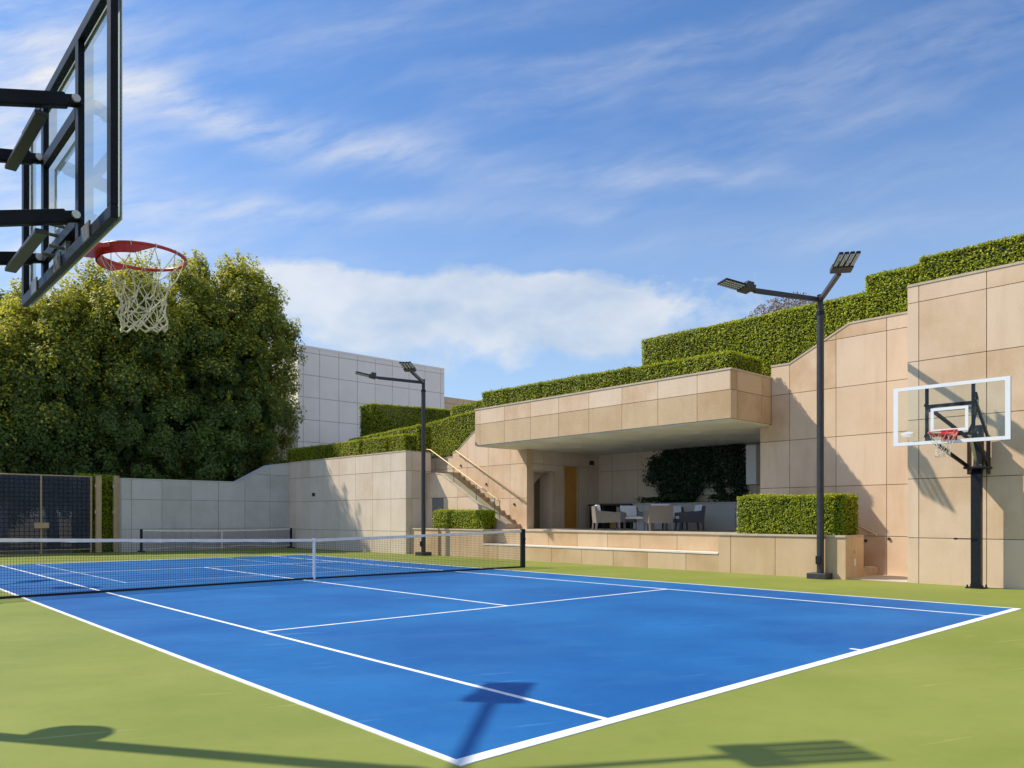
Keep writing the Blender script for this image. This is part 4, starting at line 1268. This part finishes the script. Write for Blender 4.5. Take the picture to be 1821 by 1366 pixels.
for o_, (x, y), ang in ((ch_a, (16.31, 10.48), 50), (ch_b, (17.79, 10.37), 137), (ch_c, (15.85, 12.10), -40), (ch_d, (17.39, 12.33), 236), (ch_e, (18.63, 11.49), 226)):
    o_.location = (x, y, ZT); o_.rotation_euler = (0, 0, R(ang))
tb = thing('low_table', 'low square grey table in the middle of the terrace armchairs', 'table', (17.0, 11.45, ZT))
m_ = MB(); m_.box(16.55, 17.45, 11.0, 11.9, ZT + .36, ZT + .42, 0, 0.01); m_.build('table_top', M['seat_stone'], tb)
m_ = MB(); m_.box(16.8, 17.2, 11.25, 11.65, ZT, ZT + .358, 0, 0.01); m_.build('pedestal', M['stone_grey'], tb)

# ================================================================== SUN, SKY, CAMERA
to_sun = Vector((-0.568 * 0.659, 0.823 * 0.659, 0.752)).normalized()
sun = bpy.data.lights.new('sun', 'SUN')
sun.energy = 4.4
sun.angle = R(0.53)
sun.color = (1.0, 0.90, 0.73)
so = bpy.data.objects.new('sun', sun)
so.rotation_euler = (-to_sun).to_track_quat('-Z', 'Y').to_euler()
so.location = to_sun * 60
COL.objects.link(so)

wd = bpy.data.worlds.new('World')
SC.world = wd
wd.use_nodes = True
nt = wd.node_tree
for n_ in list(nt.nodes): nt.nodes.remove(n_)
out = nt.nodes.new('ShaderNodeOutputWorld')
bg = nt.nodes.new('ShaderNodeBackground')
lk(nt, bg.outputs[0], out.inputs[0])
sky = nt.nodes.new('ShaderNodeTexSky')
sky.sky_type = 'NISHITA'
sky.sun_disc = False
sky.sun_elevation = math.asin(to_sun.z)
sky.sun_rotation = math.atan2(to_sun.x, to_sun.y)
sky.altitude = 100
sky.air_density = 1.0
sky.dust_density = 0.6
sky.ozone_density = 2.0
D = nt.nodes.new('ShaderNodeTexCoord').outputs['Generated']
def dotv(v):
    n_ = nt.nodes.new('ShaderNodeVectorMath'); n_.operation = 'DOT_PRODUCT'
    lk(nt, D, n_.inputs[0]); n_.inputs[1].default_value = v
    return n_.outputs['Value']
az = 0.726                                   # compass bearing of the middle of the cloud bank
F_ = mathn(nt, 'MAXIMUM', dotv((math.sin(az), math.cos(az), 0)), 0.08)
a_ = mathn(nt, 'DIVIDE', dotv((math.cos(az), -math.sin(az), 0)), F_)
b_ = mathn(nt, 'DIVIDE', dotv((0, 0, 1)), F_)
comb = nt.nodes.new('ShaderNodeCombineXYZ')
lk(nt, a_, comb.inputs[0]); lk(nt, b_, comb.inputs[1])
Q = comb.outputs[0]
# soft warp so that the cloud edges are irregular
wn = nt.nodes.new('ShaderNodeTexNoise'); wn.inputs['Scale'].default_value = 4.2; wn.inputs['Detail'].default_value = 5
lk(nt, Q, wn.inputs['Vector'])
def vadd(v, w, k):
    s0 = nt.nodes.new('ShaderNodeVectorMath'); s0.operation = 'SUBTRACT'; lk(nt, w, s0.inputs[0]); s0.inputs[1].default_value = (.5, .5, .5)
    s1 = nt.nodes.new('ShaderNodeVectorMath'); s1.operation = 'SCALE'; lk(nt, s0.outputs[0], s1.inputs[0]); s1.inputs['Scale'].default_value = k
    s2 = nt.nodes.new('ShaderNodeVectorMath'); s2.operation = 'ADD'; lk(nt, v, s2.inputs[0]); lk(nt, s1.outputs[0], s2.inputs[1])
    return s2.outputs[0]
Qw = vadd(Q, wn.outputs['Color'], 0.07)
sx_ = nt.nodes.new('ShaderNodeSeparateXYZ'); lk(nt, Qw, sx_.inputs[0])
def blob(ca, cb, la, lb, ang, amp):
    c, s = math.cos(ang), math.sin(ang)
    da = mathn(nt, 'SUBTRACT', sx_.outputs[0], ca); db = mathn(nt, 'SUBTRACT', sx_.outputs[1], cb)
    p = mathn(nt, 'ADD', mathn(nt, 'MULTIPLY', da, c / la), mathn(nt, 'MULTIPLY', db, s / la))
    q = mathn(nt, 'ADD', mathn(nt, 'MULTIPLY', da, -s / lb), mathn(nt, 'MULTIPLY', db, c / lb))
    r2 = mathn(nt, 'ADD', mathn(nt, 'MULTIPLY', p, p), mathn(nt, 'MULTIPLY', q, q))
    return mathn(nt, 'MULTIPLY', mathn(nt, 'POWER', 2.718, mathn(nt, 'MULTIPLY', r2, -1.0)), amp)
def total(items):
    s = None
    for it in items:
        v = blob(*it)
        s = v if s is None else mathn(nt, 'ADD', s, v)
    return s
CIRRUS = [  # bearing, height (tangent units), half length, half width, tilt, strength
    (-0.335, 0.525, 0.21, 0.030, -0.22, 1.05), (-0.30, 0.403, 0.24, 0.022, 0.0, 0.75),
    (0.21, 0.600, 0.30, 0.034, 0.30, 0.42), (0.54, 0.610, 0.30, 0.040, 0.24, 0.42),
    (-0.125, 0.473, 0.14, 0.022, 0.0, 0.40), (0.23, 0.450, 0.17, 0.020, 0.05, 0.60),
    (0.125, 0.405, 0.13, 0.016, -0.02, 0.40), (-0.62, 0.60, 0.17, 0.13, 0.0, 1.15),
    (-0.64, 0.455, 0.15, 0.09, 0.0, 1.05), (-0.53, 0.33, 0.22, 0.07, 0.05, 1.0),
    (-0.004, 0.583, 0.12, 0.014, 0.18, 0.35), (-0.20, 0.635, 0.32, 0.05, 0.2, 0.30),
    (0.36, 0.505, 0.26, 0.026, 0.2, 0.34), (0.47, 0.372, 0.30, 0.022, 0.05, 0.30), (0.66, 0.47, 0.2, 0.03, 0.2, 0.22)]
BANK = [(-0.03, 0.275, 0.31, 0.050, -0.02, 0.95), (-0.19, 0.300, 0.19, 0.030, -0.05, 0.55), (0.14, 0.262, 0.18, 0.042, -0.08, 0.62),
        (-0.15, 0.215, 0.30, 0.05, 0.0, 0.45), (0.05, 0.300, 0.075, 0.020, 0.2, 0.5), (-0.34, 0.30, 0.12, 0.03, 0.0, 0.4)]
wisp = noise(nt, Qw, 4.0, 6, 0.58, stretch=(1.0, 4.6, 1), rot=(0, 0, -0.24))
wisp2 = noise(nt, Qw, 11, 6, 0.65, stretch=(1.0, 4.0, 1), rot=(0, 0, -0.30))
wf = mathn(nt, 'ADD', mathn(nt, 'MULTIPLY', ramp(nt, wisp, 0.34, 0.66), 0.8), mathn(nt, 'MULTIPLY', ramp(nt, wisp2, 0.35, 0.7), 0.35))
veil = mathn(nt, 'MULTIPLY', ramp(nt, wisp, 0.5, 0.85), 0.06)
cir = mathn(nt, 'ADD', mathn(nt, 'MULTIPLY', total(CIRRUS), mathn(nt, 'MULTIPLY', wf, 0.66)), veil, True)
puff = noise(nt, Qw, 9.5, 7, 0.58, stretch=(1, 1.5, 1))
bk_ = total(BANK)
bank = ramp(nt, mathn(nt, 'ADD', bk_, mathn(nt, 'MULTIPLY', mathn(nt, 'SUBTRACT', puff, 0.5), 1.7)), 0.36, 0.74)
SKY_S = 0.117
cool = mixc(nt, 1.0, sky.outputs[0], (0.60, 0.88, 1.17), 'MULTIPLY')
el = dotv((0, 0, 1))
# pale air low over the horizon
hz = ramp(nt, el, 0.0, 0.46, (1, 1, 1), (0, 0, 0))
cool = mixc(nt, mathn(nt, 'MULTIPLY', hz, 0.74), cool, (4.2, 5.0, 5.75))
c1 = mixc(nt, cir, cool, (5.6, 5.7, 5.9))
shade = noise(nt, Qw, 5.0, 5, 0.55, stretch=(1, 1.7, 1))
bcol = mixc(nt, ramp(nt, shade, 0.36, 0.62), (3.5, 4.2, 5.0), (6.1, 6.05, 5.95))
c2 = mixc(nt, mathn(nt, 'MULTIPLY', bank, 0.68), c1, bcol)
# bright overcast added to the unseen sky behind the camera, lifting the shade
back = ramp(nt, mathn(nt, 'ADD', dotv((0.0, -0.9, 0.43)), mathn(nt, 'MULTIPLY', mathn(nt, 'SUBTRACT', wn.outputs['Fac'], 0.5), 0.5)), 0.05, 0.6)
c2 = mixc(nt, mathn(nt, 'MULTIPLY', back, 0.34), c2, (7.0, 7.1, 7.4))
# only the half of the sky above the horizon
up_ = ramp(nt, el, -0.02, 0.0)
c3 = mixc(nt, up_, (1.2, 1.3, 1.2), c2)
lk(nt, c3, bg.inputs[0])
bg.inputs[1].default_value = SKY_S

cam = bpy.data.cameras.new('camera')
co = bpy.data.objects.new('camera', cam)
COL.objects.link(co)
co.location = (-2.695, -3.274, 1.384)
co.rotation_euler = (math.pi / 2, 0, -0.726)
cam.sensor_width = 36
cam.lens = 36 * 1354.8 / 1821
cam.shift_x = (910.5 - 869.4) / 1821
cam.shift_y = (920.9 - 683) / 1821
cam.clip_start = 0.05
cam.clip_end = 3000
SC.camera = co
SC.view_settings.view_transform = 'Standard'
SC.view_settings.look = 'None'
SC.view_settings.exposure = 0.37
SC.view_settings.gamma = 1
SC.view_settings.use_curve_mapping = False
SC.render.engine = 'CYCLES'
SC.cycles.max_bounces = 8
SC.cycles.transparent_max_bounces = 24
